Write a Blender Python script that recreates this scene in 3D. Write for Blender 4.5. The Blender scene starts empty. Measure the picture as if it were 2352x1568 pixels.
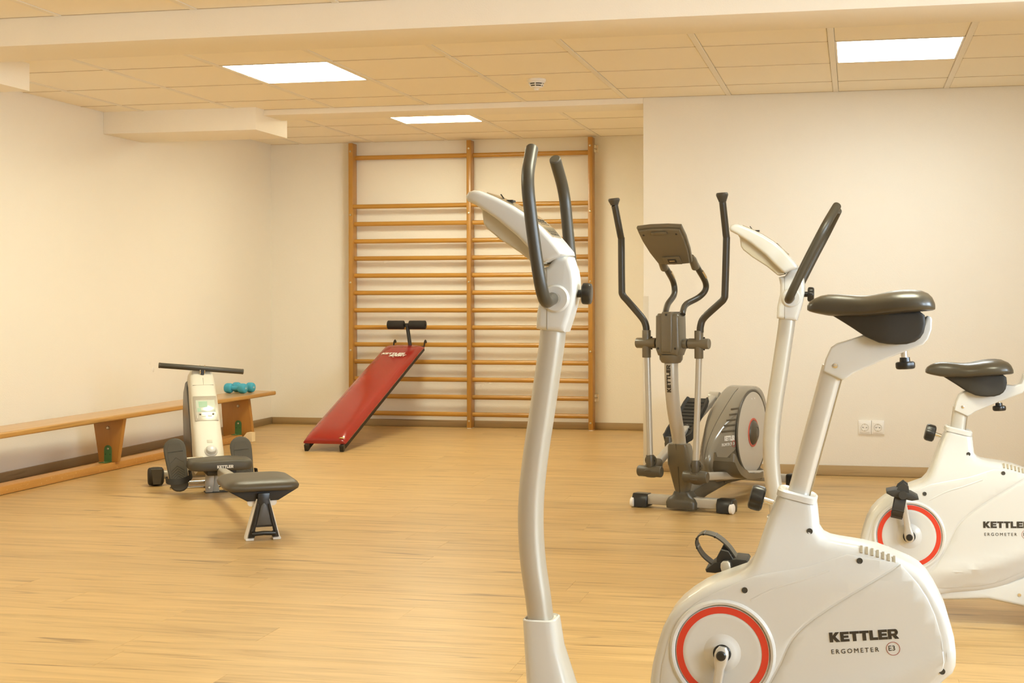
import bpy, bmesh, math, random
from mathutils import Vector, Matrix

# ---------------------------------------------------------------- camera, light, exposure
SC = bpy.context.scene
COL = SC.collection
PXF, YAW, YH, PCX, ROLL = 3213.8, 0.2115, 682.37, 1272.3, 0.0019      # fitted to the photograph (2352 x 1568)
CAM_H = 1.047
cd = bpy.data.cameras.new('camera')
cam = bpy.data.objects.new('camera', cd)
COL.objects.link(cam)
cd.sensor_fit = 'HORIZONTAL'
cd.sensor_width = 36.0
cd.lens = PXF * 36.0 / 2352.0
cd.shift_x = (1176.0 - PCX) / 2352.0
cd.shift_y = (YH - 784.0) / 2352.0
cd.clip_start = 0.05
_f = Vector((-math.sin(YAW), math.cos(YAW), 0)); _r = Vector((math.cos(YAW), math.sin(YAW), 0)); _u = Vector((0, 0, 1))
M = Matrix((( _r.x, _u.x, -_f.x), (_r.y, _u.y, -_f.y), (_r.z, _u.z, -_f.z))).to_4x4()
cam.matrix_world = Matrix.Translation((0, 0, CAM_H)) @ M @ Matrix.Rotation(-ROLL, 4, 'Z')
SC.camera = cam

vs = SC.view_settings
vs.view_transform = 'Standard'
vs.look = 'None'
vs.gamma = 1.0
vs.use_curve_mapping = False
vs.exposure = 1.87

LAMP_COL = (0.95, 0.93, 0.70)
LAMP_STR = 9.0
w = bpy.data.worlds.new('daylight')
SC.world = w
w.use_nodes = True
w.node_tree.nodes['Background'].inputs['Color'].default_value = (0.75, 0.87, 1.0, 1)
w.node_tree.nodes['Background'].inputs['Strength'].default_value = 1.0
SC.cycles.max_bounces = 10
SC.cycles.diffuse_bounces = 6
SC.cycles.glossy_bounces = 4
SC.cycles.sample_clamp_indirect = 6.0
SC.cycles.caustics_reflective = False
SC.cycles.caustics_refractive = False

# daylight entering by the two windows of the right-hand side wall (the sky seen from the panes)
ROOM_R, ROOM_REAR = 2.9, -2.6
WIN = [(0.2, 1.5), (2.1, 3.4)]        # y ranges of the windows, z 0.95..1.95
for k, (y0, y1) in enumerate(WIN):
    ld = bpy.data.lights.new('window_daylight', 'AREA')
    ld.shape = 'RECTANGLE'; ld.size = 1.0; ld.size_y = y1 - y0
    ld.energy = 34.0; ld.color = (0.66, 0.83, 1.0)
    lo = bpy.data.objects.new('window_daylight', ld)
    COL.objects.link(lo)
    lo.location = (ROOM_R + 0.16, (y0 + y1) / 2, 1.45)
    lo.rotation_euler = (0, math.radians(90), 0)

# ---------------------------------------------------------------- helpers
R = math.radians
def V(*a): return Vector(a)

def finish(bm, name, mat, parent=None, ang=38, loc=None, smooth=True):
    bmesh.ops.recalc_face_normals(bm, faces=bm.faces[:])
    lim = R(ang)
    for f in bm.faces: f.smooth = smooth
    for e in bm.edges:
        if len(e.link_faces) == 2:
            e.smooth = e.calc_face_angle(3.2) < lim
    me = bpy.data.meshes.new(name)
    bm.to_mesh(me); bm.free()
    return link(name, me, mat, parent, loc)

def link(name, me, mat, parent=None, loc=None):
    if mat is not None and len(me.materials) == 0: me.materials.append(mat)
    o = bpy.data.objects.new(name, me)
    COL.objects.link(o)
    if parent is not None: o.parent = parent
    if loc is not None: o.location = loc
    return o

def thing(name, label, cat, loc=(0, 0, 0), rz=0.0, group=None):
    o = bpy.data.objects.new(name, None)
    o.empty_display_size = 0.1
    COL.objects.link(o)
    o.location = loc; o.rotation_euler = (0, 0, rz)
    tag(o, label, cat, group)
    return o

def tag(o, label, cat, group=None):
    o['label'] = label; o['category'] = cat
    if group: o['group'] = group
    return o

def struct(o):
    o['kind'] = 'structure'
    return o

def new(): return bmesh.new()

def box(bm, x0, x1, y0, y1, z0, z1, bev=0.0, seg=2, mtx=None):
    vs_ = [bm.verts.new((x, y, z)) for z in (z0, z1) for y in (y0, y1) for x in (x0, x1)]
    idx = [(0, 2, 3, 1), (4, 5, 7, 6), (0, 1, 5, 4), (2, 6, 7, 3), (0, 4, 6, 2), (1, 3, 7, 5)]
    fs = [bm.faces.new([vs_[i] for i in t]) for t in idx]
    if bev > 0:
        es = list({e for f in fs for e in f.edges})
        r = bmesh.ops.bevel(bm, geom=es, offset=bev, segments=seg, profile=0.5, affect='EDGES')
        vs_ = list({v for v in r['verts']} | {v for v in vs_ if v.is_valid})
    if mtx is not None:
        bmesh.ops.transform(bm, matrix=mtx, verts=vs_)
    return vs_

def frame_to(d, up=Vector((0, 0, 1))):
    d = d.normalized()
    a = up.cross(d)
    if a.length < 1e-4: a = Vector((1, 0, 0)).cross(d)
    if a.length < 1e-4: a = Vector((0, 1, 0)).cross(d)
    a.normalize()
    return a, d.cross(a).normalized()

def tube(bm, pts, r, seg=12, sec=None, up=Vector((0, 0, 1)), cap=True, power=2.0):
    """sweep; r scalar or list; sec=(a,b) scales the section along frame axes"""
    pts = [Vector(p) for p in pts]
    n = len(pts)
    rs = r if isinstance(r, (list, tuple)) else [r] * n
    rings = []
    a, b = frame_to(pts[1] - pts[0], up)
    for i, p in enumerate(pts):
        t = (pts[min(i + 1, n - 1)] - pts[max(i - 1, 0)]).normalized()
        a = (a - t * a.dot(t)); a.normalize()
        b = t.cross(a).normalized()
        sa, sb = (1, 1) if sec is None else sec
        ring = []
        for k in range(seg):
            th = 2 * math.pi * k / seg
            c, s = math.cos(th), math.sin(th)
            if power != 2.0:
                c = math.copysign(abs(c) ** (2 / power), c); s = math.copysign(abs(s) ** (2 / power), s)
            ring.append(bm.verts.new(p + a * (c * rs[i] * sa) + b * (s * rs[i] * sb)))
        rings.append(ring)
    skin(bm, rings, cap)
    return rings

def skin(bm, rings, cap=True, closed=True):
    m = len(rings[0])
    for i in range(len(rings) - 1):
        for k in range(m if closed else m - 1):
            k2 = (k + 1) % m
            bm.faces.new((rings[i][k], rings[i][k2], rings[i + 1][k2], rings[i + 1][k]))
    if cap and closed:
        bm.faces.new(list(reversed(rings[0]))); bm.faces.new(rings[-1])

def loft(bm, rings, cap=True):
    rr = [[bm.verts.new(p) for p in ring] for ring in rings]
    skin(bm, rr, cap)

def lathe(bm, prof, org, axis, seg=24, cap=True):
    """prof: (radius, distance along axis)"""
    axis = Vector(axis).normalized(); a, b = frame_to(axis)
    org = Vector(org)
    rings = []
    for r, h in prof:
        rings.append([bm.verts.new(org + axis * h + (a * math.cos(2 * math.pi * k / seg) + b * math.sin(2 * math.pi * k / seg)) * max(r, 1e-5)) for k in range(seg)])
    skin(bm, rings, cap)

def cyl(bm, p0, p1, r, seg=16, bev=0.0):
    p0, p1 = Vector(p0), Vector(p1); L = (p1 - p0).length
    prof = [(r, 0), (r, L)] if bev <= 0 else [(r - bev, 0), (r - bev * .3, bev * .3), (r, bev), (r, L - bev), (r - bev * .3, L - bev * .3), (r - bev, L)]
    lathe(bm, prof, p0, p1 - p0, seg)

def knob(bm, p, d, r, h, lobes=6, seg=48):
    """lobed hand knob, base at p, pointing along d"""
    d = Vector(d).normalized(); a, b = frame_to(d); p = Vector(p)
    rings = []
    for s, t in [(.80, 0), (.97, h * .12), (1.0, h * .3), (1.0, h * .72), (.93, h * .92), (.78, h)]:
        ring = []
        for k in range(seg):
            th = 2 * math.pi * k / seg
            q = r * s * (1 - 0.09 * (0.5 - 0.5 * math.cos(lobes * th)) ** 2)
            ring.append(bm.verts.new(p + d * t + (a * math.cos(th) + b * math.sin(th)) * q))
        rings.append(ring)
    skin(bm, rings)

def smooth_path(pts, n=6, closed=False):
    pts = [Vector(p) for p in pts]; out = []
    N = len(pts)
    rng = range(N if closed else N - 1)
    for i in rng:
        if closed: p0, p1, p2, p3 = pts[i - 1], pts[i], pts[(i + 1) % N], pts[(i + 2) % N]
        else: p0, p1, p2, p3 = pts[max(i - 1, 0)], pts[i], pts[i + 1], pts[min(i + 2, N - 1)]
        for k in range(n):
            t = k / n
            out.append(0.5 * ((2 * p1) + (-p0 + p2) * t + (2 * p0 - 5 * p1 + 4 * p2 - p3) * t * t + (-p0 + 3 * p1 - 3 * p2 + p3) * t ** 3))
    if not closed: out.append(pts[-1].copy())
    return out

def fillet(pts, r, n=5):
    """polyline with rounded corners"""
    pts = [Vector(p) for p in pts]; out = [pts[0]]
    for i in range(1, len(pts) - 1):
        a, p, b = pts[i - 1], pts[i], pts[i + 1]
        rr = r[i - 1] if isinstance(r, (list, tuple)) else r
        d1 = min(rr, (a - p).length * .48); d2 = min(rr, (b - p).length * .48)
        q1 = p + (a - p).normalized() * d1; q2 = p + (b - p).normalized() * d2
        for k in range(n + 1):
            t = k / n
            out.append(q1 * (1 - t) ** 2 + p * 2 * t * (1 - t) + q2 * t * t)
    out.append(pts[-1])
    return out

def poly_area(p): return .5 * sum(p[i - 1][0] * p[i][1] - p[i][0] * p[i - 1][1] for i in range(len(p)))

def resample(p, step):
    out = []
    N = len(p)
    for i in range(N):
        a, b = Vector(p[i]), Vector(p[(i + 1) % N])
        m = max(1, int(round((b - a).length / step)))
        for k in range(m): out.append(a + (b - a) * (k / m))
    return out

def offset_in(p, d):
    """p counter-clockwise list of 2D vectors; inward offset"""
    out = []; N = len(p)
    for i in range(N):
        a, b, c = p[i - 1], p[i], p[(i + 1) % N]
        t1 = (b - a).normalized(); t2 = (c - b).normalized()
        n1 = Vector((-t1.y, t1.x)); n2 = Vector((-t2.y, t2.x))
        n = (n1 + n2)
        if n.length < 1e-6: n = n1
        n.normalize()
        k = max(.35, n.dot(n1))
        out.append(b + n * (d / k))
    for _ in range(8):            # collapse edges that the offset turned round
        bad = False
        for i in range(N):
            j = (i + 1) % N
            if (out[j] - out[i]).dot(p[j] - p[i]) < 0:
                m_ = (out[i] + out[j]) / 2; e_ = (p[j] - p[i]) * 1e-3
                out[i] = m_ - e_; out[j] = m_ + e_; bad = True
        if not bad: break
    return out

def slab(bm, outline, hw, r=0.02, steps=4, cell=0.0, axis='y', y0=0.0, step=None, both=True):
    """a flat body drawn by its outline (two axes), thick +-hw about y0 in the third, edges rounded by r.
    hw may be a function of the two outline coordinates."""
    p = [Vector(q[:2]) for q in outline]
    if poly_area(p) < 0: p.reverse()
    if step: p = resample(p, step)
    fn = hw if callable(hw) else (lambda a, b: hw)
    def P(a, b, y):
        return {'y': (a, y0 + y, b), 'x': (y0 + y, a, b), 'z': (a, b, y0 + y)}[axis]
    loops = []
    prof = [(r * (1 - math.cos(k / steps * math.pi / 2)), math.sin(k / steps * math.pi / 2)) for k in range(steps + 1)] if r > 0 else [(0, 1)]
    sides = []
    for sgn in (1, -1):
        rings = []
        for ins, up in prof:
            q = offset_in(p, ins) if ins > 0 else p
            ring = []
            for v in q:
                h = fn(v.x, v.y)
                hh = (h - r) + r * up if r > 0 else h
                ring.append(bm.verts.new(P(v.x, v.y, sgn * hh)))
            rings.append(ring)
        skin(bm, rings, cap=False)
        top = bm.faces.new(rings[-1])
        sides.append((rings[0], top, sgn))
    skin(bm, [sides[0][0], sides[1][0]], cap=False)
    if cell > 0:
        xs = [v.x for v in p]; ys = [v.y for v in p]
        for (ring, top, sgn) in sides:
            geom = [top]
            fs = [top]
            for ax, lo, hi in ((0, min(xs), max(xs)), (1, min(ys), max(ys))):
                c = lo + cell
                while c < hi - cell * .3:
                    co = Vector(P(c, 0, 0)) if ax == 0 else Vector(P(0, c, 0))
                    no = Vector(P(1, 0, -y0)) if ax == 0 else Vector(P(0, 1, -y0))
                    fs = [f for f in fs if f.is_valid]
                    g = list({v for f in fs for v in f.verts}) + list({e for f in fs for e in f.edges}) + fs
                    res = bmesh.ops.bisect_plane(bm, geom=g, plane_co=co, plane_no=no, dist=1e-6)
                    fs = list({x for x in res['geom'] if isinstance(x, bmesh.types.BMFace)})
                    c += cell
            for v in {v for f in fs if f.is_valid for v in f.verts}:
                if axis == 'y': a, b = v.co.x, v.co.z
                elif axis == 'x': a, b = v.co.y, v.co.z
                else: a, b = v.co.x, v.co.y
                # leave rim vertices of the rounded edge where they are
                h = fn(a, b)
                v.co = Vector(P(a, b, sgn * h))

def patch(bm, outline, surf, t=0.002, cell=0.02, sgn=-1, bev=0.002):
    """thin raised panel following surface y = sgn*surf(x,z)"""
    p = [Vector(q[:2]) for q in outline]
    if poly_area(p) < 0: p.reverse()
    q = offset_in(p, bev)
    lo = [bm.verts.new((v.x, sgn * (surf(v.x, v.y) - .004), v.y)) for v in p]
    mid = [bm.verts.new((v.x, sgn * (surf(v.x, v.y) + t * .4), v.y)) for v in p]
    hi = [bm.verts.new((v.x, sgn * (surf(v.x, v.y) + t), v.y)) for v in q]
    skin(bm, [lo, mid, hi], cap=False)
    fs = [bm.faces.new(hi)]
    for ax in (0, 1):
        c = min(v[ax] for v in q) + cell; mx = max(v[ax] for v in q)
        while c < mx - cell * .3:
            fs = [f for f in fs if f.is_valid]
            g = list({v for f in fs for v in f.verts}) + list({e for f in fs for e in f.edges}) + fs
            res = bmesh.ops.bisect_plane(bm, geom=g, plane_co=(c, 0, 0) if ax == 0 else (0, 0, c), plane_no=(1, 0, 0) if ax == 0 else (0, 0, 1), dist=1e-6)
            fs = [x for x in res['geom'] if isinstance(x, bmesh.types.BMFace)]
            c += cell
    for v in {v for f in fs if f.is_valid for v in f.verts}:
        v.co.y = sgn * (surf(v.co.x, v.co.z) + t)

# ---- lettering
GL = {
 'K': (1.0, [[(0,0),(.33,0),(.33,.36),(.62,0),(1.02,0),(.58,.54),(.98,1),(.6,1),(.33,.66),(.33,1),(0,1)]]),
 'E': (.86, [[(0,0),(.86,0),(.86,.25),(.33,.25),(.33,.385),(.79,.385),(.79,.615),(.33,.615),(.33,.75),(.84,.75),(.84,1),(0,1)]]),
 'T': (.90, [[(.28,0),(.62,0),(.62,.75),(.90,.75),(.90,1),(0,1),(0,.75),(.28,.75)]]),
 'L': (.80, [[(0,0),(.80,0),(.80,.26),(.33,.26),(.33,1),(0,1)]]),
 'R': (1.0, [[(0,0),(.33,0),(.33,1),(0,1)], [(.33,.77),(.62,.77),(.74,1),(.33,1)], [(.62,.77),(.66,.73),(.93,.62),(.97,.7),(.93,.86),(.85,.95),(.74,1)],
            [(.62,.55),(.66,.59),(.66,.73),(.97,.7),(.93,.5),(.8,.38)], [(.33,.33),(.42,.33),(.8,.38),(.62,.55),(.33,.55)], [(.42,.33),(.64,0),(1.03,0),(.78,.38)]]),
 'S': (.85, [[(0,0),(.8,0),(.87,.12),(.87,.5),(.8,.62),(.54,.62),(.54,.25),(0,.25)], [(.33,.385),(.54,.385),(.54,.62),(.33,.62)], [(0,.5),(.07,.385),(.33,.385),(.33,.75),(.85,.75),(.85,1),(.07,1),(0,.88)]]),
 'P': (.95, [[(0,0),(.33,0),(.33,1),(0,1)], [(.33,.77),(.62,.77),(.74,1),(.33,1)], [(.62,.77),(.66,.73),(.93,.62),(.97,.7),(.93,.86),(.85,.95),(.74,1)],
            [(.62,.52),(.66,.56),(.66,.73),(.97,.7),(.93,.46),(.8,.3)], [(.33,.3),(.8,.3),(.62,.52),(.33,.52)]]),
 'O': (.98, [[(0,.1),(.1,0),(.33,0),(.33,1),(.1,1),(0,.9)], [(.65,0),(.88,0),(.98,.1),(.98,.9),(.88,1),(.65,1)], [(.33,0),(.65,0),(.65,.25),(.33,.25)], [(.33,.75),(.65,.75),(.65,1),(.33,1)]]),
}
def block_text(bm, s, h, mtx, gap=.05, slant=0.0, t=0.0006, width=None):
    tot = sum(GL[c][0] for c in s) + gap * (len(s) - 1)
    k = 1.0 if width is None else width / (tot * h)
    x = 0.0
    for c in s:
        wd, polys = GL[c]
        for p in polys:
            pts = [Vector(((x + a + slant * b) * h * k, b * h, 0)) for a, b in p]
            lo = [bm.verts.new(mtx @ q) for q in pts]
            hi = [bm.verts.new(mtx @ (q + Vector((0, 0, t)))) for q in pts]
            bm.faces.new(hi); skin(bm, [lo, hi], cap=False)
        x += wd + gap
    return tot * h * k

def font_mesh(s, size, mtx, space=1.0, ext=0.0004):
    cu = bpy.data.curves.new('lettering', 'FONT')
    cu.body = s; cu.size = size; cu.space_character = space; cu.extrude = ext; cu.resolution_u = 3
    o = bpy.data.objects.new('lettering_curve', cu)
    COL.objects.link(o)
    dg = bpy.context.evaluated_depsgraph_get()
    me = bpy.data.meshes.new_from_object(o.evaluated_get(dg))
    bpy.data.objects.remove(o); bpy.data.curves.remove(cu)
    me.transform(mtx)
    return me

# ---------------------------------------------------------------- materials
def nodes(m): return m.node_tree.nodes, m.node_tree.links

def mat(name, col, rough=.5, metal=0.0, spec=.5, bump=None, coat=0.0, var=None, trans=0.0):
    m = bpy.data.materials.new(name); m.use_nodes = True
    N, L = nodes(m); b = N['Principled BSDF']
    b.inputs['Base Color'].default_value = (*col, 1)
    b.inputs['Roughness'].default_value = rough
    b.inputs['Metallic'].default_value = metal
    b.inputs['Specular IOR Level'].default_value = spec
    b.inputs['Coat Weight'].default_value = coat
    b.inputs['Coat Roughness'].default_value = .12
    b.inputs['Transmission Weight'].default_value = trans
    tc = N.new('ShaderNodeTexCoord')
    if bump:
        sc, st, dist = bump
        n = N.new('ShaderNodeTexNoise'); n.inputs['Scale'].default_value = sc; n.inputs['Detail'].default_value = 3
        L.new(tc.outputs['Object'], n.inputs['Vector'])
        bp = N.new('ShaderNodeBump'); bp.inputs['Strength'].default_value = st; bp.inputs['Distance'].default_value = dist
        L.new(n.outputs['Fac'], bp.inputs['Height']); L.new(bp.outputs['Normal'], b.inputs['Normal'])
    if var:
        sc, col2 = var
        n = N.new('ShaderNodeTexNoise'); n.inputs['Scale'].default_value = sc; n.inputs['Detail'].default_value = 4
        L.new(tc.outputs['Object'], n.inputs['Vector'])
        mx = N.new('ShaderNodeMix'); mx.data_type = 'RGBA'
        mx.inputs[6].default_value = (*col, 1); mx.inputs[7].default_value = (*col2, 1)
        L.new(n.outputs['Fac'], mx.inputs[0]); L.new(mx.outputs[2], b.inputs['Base Color'])
    return m

def wood(name, c1, c2, c3, axis='x', rough=.4, scale=1.0, rnd=0.25, coat=0.0, dist=1.5, lines=18.0, worn=None, objrand=True, along=.9, knots=None):
    """grain runs along the given object axis"""
    m = bpy.data.materials.new(name); m.use_nodes = True
    N, L = nodes(m); b = N['Principled BSDF']
    b.inputs['Roughness'].default_value = rough
    b.inputs['Coat Weight'].default_value = coat; b.inputs['Coat Roughness'].default_value = .2
    tc = N.new('ShaderNodeTexCoord'); oi = N.new('ShaderNodeObjectInfo')
    mp = N.new('ShaderNodeMapping')
    k = {'x': (along, lines, lines), 'y': (lines, along, lines), 'z': (lines, lines, along)}[axis]
    mp.inputs['Scale'].default_value = [q * scale for q in k]
    L.new(tc.outputs['Object'], mp.inputs['Vector'])
    add = N.new('ShaderNodeVectorMath'); add.operation = 'MULTIPLY_ADD'
    cmb = N.new('ShaderNodeCombineXYZ')
    for i in range(3): L.new(oi.outputs['Random'], cmb.inputs[i])
    L.new(cmb.outputs[0], add.inputs[0]); add.inputs[1].default_value = (37.0, 53.0, 71.0) if objrand else (0, 0, 0)
    L.new(mp.outputs[0], add.inputs[2])
    n = N.new('ShaderNodeTexNoise'); n.inputs['Scale'].default_value = 1.0; n.inputs['Detail'].default_value = 5
    n.inputs['Roughness'].default_value = .62; n.inputs['Distortion'].default_value = dist
    L.new(add.outputs[0], n.inputs['Vector'])
    cr = N.new('ShaderNodeValToRGB')
    cr.color_ramp.elements[0].position = .25; cr.color_ramp.elements[0].color = (*c2, 1)
    cr.color_ramp.elements[1].position = .72; cr.color_ramp.elements[1].color = (*c1, 1)
    e = cr.color_ramp.elements.new(.47); e.color = (*[(a * .35 + d * .65) for a, d in zip(c2, c1)], 1)
    L.new(n.outputs['Fac'], cr.inputs[0])
    # rare dark streaks / knots
    n2 = N.new('ShaderNodeTexNoise'); n2.inputs['Scale'].default_value = .55; n2.inputs['Detail'].default_value = 2; n2.inputs['Distortion'].default_value = 2.5
    sh = N.new('ShaderNodeVectorMath'); sh.inputs[1].default_value = (11.3, 4.7, 8.1)
    L.new(add.outputs[0], sh.inputs[0]); L.new(sh.outputs[0], n2.inputs['Vector'])
    mr = N.new('ShaderNodeMapRange'); mr.inputs['From Min'].default_value = .63; mr.inputs['From Max'].default_value = .74
    mr.inputs['To Max'].default_value = .75
    L.new(n2.outputs['Fac'], mr.inputs['Value'])
    mx = N.new('ShaderNodeMix'); mx.data_type = 'RGBA'
    mx.inputs[7].default_value = (*c3, 1)
    L.new(mr.outputs[0], mx.inputs[0]); L.new(cr.outputs[0], mx.inputs[6])
    hsv = N.new('ShaderNodeHueSaturation')
    m2 = N.new('ShaderNodeMath'); m2.operation = 'MULTIPLY_ADD'; m2.inputs[1].default_value = rnd; m2.inputs[2].default_value = 1 - rnd / 2
    L.new(oi.outputs['Random'], m2.inputs[0]); L.new(m2.outputs[0], hsv.inputs['Value'])
    L.new(mx.outputs[2], hsv.inputs['Color'])
    last = hsv.outputs[0]
    if knots:
        vo = N.new('ShaderNodeTexVoronoi'); vo.inputs['Scale'].default_value = 1.0
        mk = N.new('ShaderNodeMapping'); mk.inputs['Scale'].default_value = (2.2, 7.0, 7.0)
        ak = N.new('ShaderNodeVectorMath'); ak.operation = 'MULTIPLY_ADD'; ak.inputs[1].default_value = (17.0, 29.0, 0.0)
        L.new(tc.outputs['Object'], mk.inputs['Vector']); L.new(cmb.outputs[0], ak.inputs[0]); L.new(mk.outputs[0], ak.inputs[2])
        nd = N.new('ShaderNodeTexNoise'); nd.inputs['Scale'].default_value = 3.0; L.new(ak.outputs[0], nd.inputs['Vector'])
        ad = N.new('ShaderNodeVectorMath'); ad.operation = 'MULTIPLY_ADD'; ad.inputs[1].default_value = (.12, .12, .12)
        L.new(nd.outputs['Color'], ad.inputs[0]); L.new(ak.outputs[0], ad.inputs[2]); L.new(ad.outputs[0], vo.inputs['Vector'])
        rk = N.new('ShaderNodeMapRange'); rk.inputs['From Min'].default_value = .10; rk.inputs['From Max'].default_value = .045
        L.new(vo.outputs['Distance'], rk.inputs['Value'])
        sp = N.new('ShaderNodeSeparateColor'); L.new(vo.outputs['Color'], sp.inputs[0])
        gt = N.new('ShaderNodeMath'); gt.operation = 'GREATER_THAN'; gt.inputs[1].default_value = .80; L.new(sp.outputs[0], gt.inputs[0])
        ml = N.new('ShaderNodeMath'); ml.operation = 'MULTIPLY'; L.new(rk.outputs[0], ml.inputs[0]); L.new(gt.outputs[0], ml.inputs[1])
        m3 = N.new('ShaderNodeMath'); m3.operation = 'MULTIPLY'; m3.inputs[1].default_value = .55; L.new(ml.outputs[0], m3.inputs[0])
        mxk = N.new('ShaderNodeMix'); mxk.data_type = 'RGBA'; mxk.inputs[7].default_value = (*knots, 1)
        L.new(m3.outputs[0], mxk.inputs[0]); L.new(last, mxk.inputs[6]); last = mxk.outputs[2]
    if worn:
        col, sc, lo = worn
        n3 = N.new('ShaderNodeTexNoise'); n3.inputs['Scale'].default_value = sc; n3.inputs['Detail'].default_value = 4
        L.new(tc.outputs['Object'], n3.inputs['Vector'])
        r3 = N.new('ShaderNodeMapRange'); r3.inputs['From Min'].default_value = lo; r3.inputs['From Max'].default_value = lo + .06
        L.new(n3.outputs['Fac'], r3.inputs['Value'])
        mx3 = N.new('ShaderNodeMix'); mx3.data_type = 'RGBA'; mx3.inputs[7].default_value = (*col, 1)
        L.new(r3.outputs[0], mx3.inputs[0]); L.new(last, mx3.inputs[6]); last = mx3.outputs[2]
    L.new(last, b.inputs['Base Color'])
    bp = N.new('ShaderNodeBump'); bp.inputs['Strength'].default_value = .08; bp.inputs['Distance'].default_value = .002
    L.new(n.outputs['Fac'], bp.inputs['Height']); L.new(bp.outputs[0], b.inputs['Normal'])
    return m

def emit(name, col, s):
    m = bpy.data.materials.new(name); m.use_nodes = True
    N, L = nodes(m); N.remove(N['Principled BSDF'])
    e = N.new('ShaderNodeEmission'); e.inputs[0].default_value = (*col, 1); e.inputs[1].default_value = s
    L.new(e.outputs[0], N['Material Output'].inputs[0])
    return m

WALL = mat('plaster_wall', (.89, .85, .775), .85, bump=(190, .24, .004), spec=.2)
CEIL = mat('ceiling_board', (.96, .895, .77), .9, spec=.15, bump=(300, .12, .002))
CEILBAR = mat('ceiling_bar', (.89, .84, .75), .6, spec=.3)
GAP_SHADE = mat('ceiling_gap_shade', (.60, .50, .35), .7)  # darker tone carries the shade of the gaps between tile rows
VOID = mat('ceiling_void', (.06, .05, .04), .9)
BEAM = mat('beam_plaster', (.92, .865, .765), .85, bump=(170, .25, .003), spec=.2)
LAMP = emit('lamp_diffuser', LAMP_COL, LAMP_STR)
LAMPC = emit('lamp_diffuser_cool', (0.60, 0.66, 0.65), LAMP_STR)
LAMPFRAME = mat('lamp_frame', (.85, .82, .76), .4)
PLANK = wood('oak_vinyl', (.63, .42, .175), (.355, .21, .07), (.18, .10, .035), 'x', .38, lines=24, rnd=.10, dist=.9, along=1.7, knots=(.22, .12, .045))
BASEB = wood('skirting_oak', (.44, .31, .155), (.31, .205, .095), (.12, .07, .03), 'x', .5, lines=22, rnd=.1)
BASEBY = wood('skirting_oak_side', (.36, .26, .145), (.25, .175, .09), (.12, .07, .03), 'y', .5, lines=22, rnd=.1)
BARWOOD = wood('varnished_bar', (.55, .29, .055), (.40, .185, .028), (.24, .10, .02), 'x', .32, lines=40, rnd=.2, coat=.3)
POSTWOOD = wood('varnished_post', (.50, .255, .050), (.36, .165, .028), (.22, .09, .02), 'z', .35, lines=30, rnd=.12, coat=.25)
BENCHTOP = wood('bench_board', (.60, .34, .10), (.46, .235, .058), (.26, .12, .03), 'y', .3, lines=26, rnd=.05, coat=.4, worn=((.30, .17, .07), 70, .70))
BENCHLEG = wood('bench_ply', (.48, .225, .045), (.39, .17, .032), (.3, .13, .03), 'z', .4, lines=10, rnd=.06, coat=.2)
BENCHBEAM = wood('bench_beam', (.58, .29, .07), (.46, .21, .05), (.3, .13, .03), 'y', .4, lines=24, rnd=.03, worn=((.72, .50, .26), 110, .66))
PINE = wood('pine_block', (.80, .66, .42), (.70, .55, .32), (.5, .35, .16), 'z', .6, lines=40)
GREEN = mat('green_enamel', (.07, .17, .05), .35)
BRASS = mat('zinc_bolt', (.62, .55, .40), .3, 1.0)
WHITEP = mat('white_plastic', (.61, .60, .57), .26, spec=.5, coat=.15)
ROWW = mat('rower_white', (.66, .62, .53), .42, spec=.4)
CREAMP = mat('cream_plastic', (.53, .49, .395), .4)
SEAM = mat('seam_shadow_gap', (.26, .23, .18), .6)
RED = mat('red_ring_print', (.62, .045, .02), .35)
SILVER = mat('silver_paint', (.50, .465, .40), .38, .35, coat=.1)
ALU = mat('brushed_aluminium', (.60, .57, .51), .34, .45)
CHROME = mat('chrome', (.80, .77, .70), .16, 1.0)
RUBBER = mat('dark_grey_rubber', (.075, .065, .048), .5, spec=.4, bump=(400, .05, .001))
GRIP = mat('foam_grip', (.052, .044, .030), .38, spec=.5)
BLACKP = mat('black_plastic', (.018, .016, .013), .3, spec=.5)
BLACKM = mat('black_matt', (.028, .024, .018), .6)
LEATHER = mat('saddle_vinyl', (.060, .050, .034), .30, spec=.55, bump=(600, .06, .001))
PADV = mat('seat_vinyl', (.082, .067, .044), .42, spec=.5, bump=(500, .12, .001))
INK = mat('print_dark', (.035, .026, .015), .5)
INKW = mat('print_white', (.82, .78, .72), .5)
HOLE = mat('screw_recess', (.05, .045, .035), .5)
REDV = mat('red_vinyl', (.30, .014, .009), .24, spec=.55, coat=.25, bump=(9, .25, .01))
FOAM = mat('foam_black', (.022, .019, .016), .85, bump=(500, .3, .001))
TAUPE = mat('taupe_plastic', (.15, .125, .083), .33, spec=.5, coat=.1)
TAUPED = mat('taupe_dark_plastic', (.085, .070, .046), .38)
TAUPEG = mat('taupe_gloss', (.23, .20, .15), .18, spec=.6, coat=.4)
DISC = mat('silver_disc', (.56, .52, .45), .36, .3)
BLUE = mat('blue_neoprene', (.06, .40, .58), .55, bump=(300, .08, .001))
SCREEN = mat('lcd_glass', (.55, .60, .52), .12, spec=.6)
SCREENF = mat('display_frame', (.45, .42, .36), .3, .3)
DISPLAY = mat('display_glass', (.33, .27, .18), .1, spec=.7, coat=.5)
SOCKET = mat('socket_plastic', (.86, .83, .78), .3)
PATCHW = mat('filler_patch', (.86, .82, .75), .8)

# ================================================================ THE ROOM
XL, YB, YR = -4.748, 10.897, 8.362           # left wall, back wall, wall on the right with the sockets
XC = -1.243                                   # its free corner
ZC, ZB = 2.249, 2.320                         # suspended ceilings (front and middle bays, back bay)
B1F, B1R, B1Z = 5.382, 5.742, 2.128           # downstand beam: front, rear, underside
B2R, B2Z = 8.650, 2.213                       # shallow beam in line with the right wall

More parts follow.
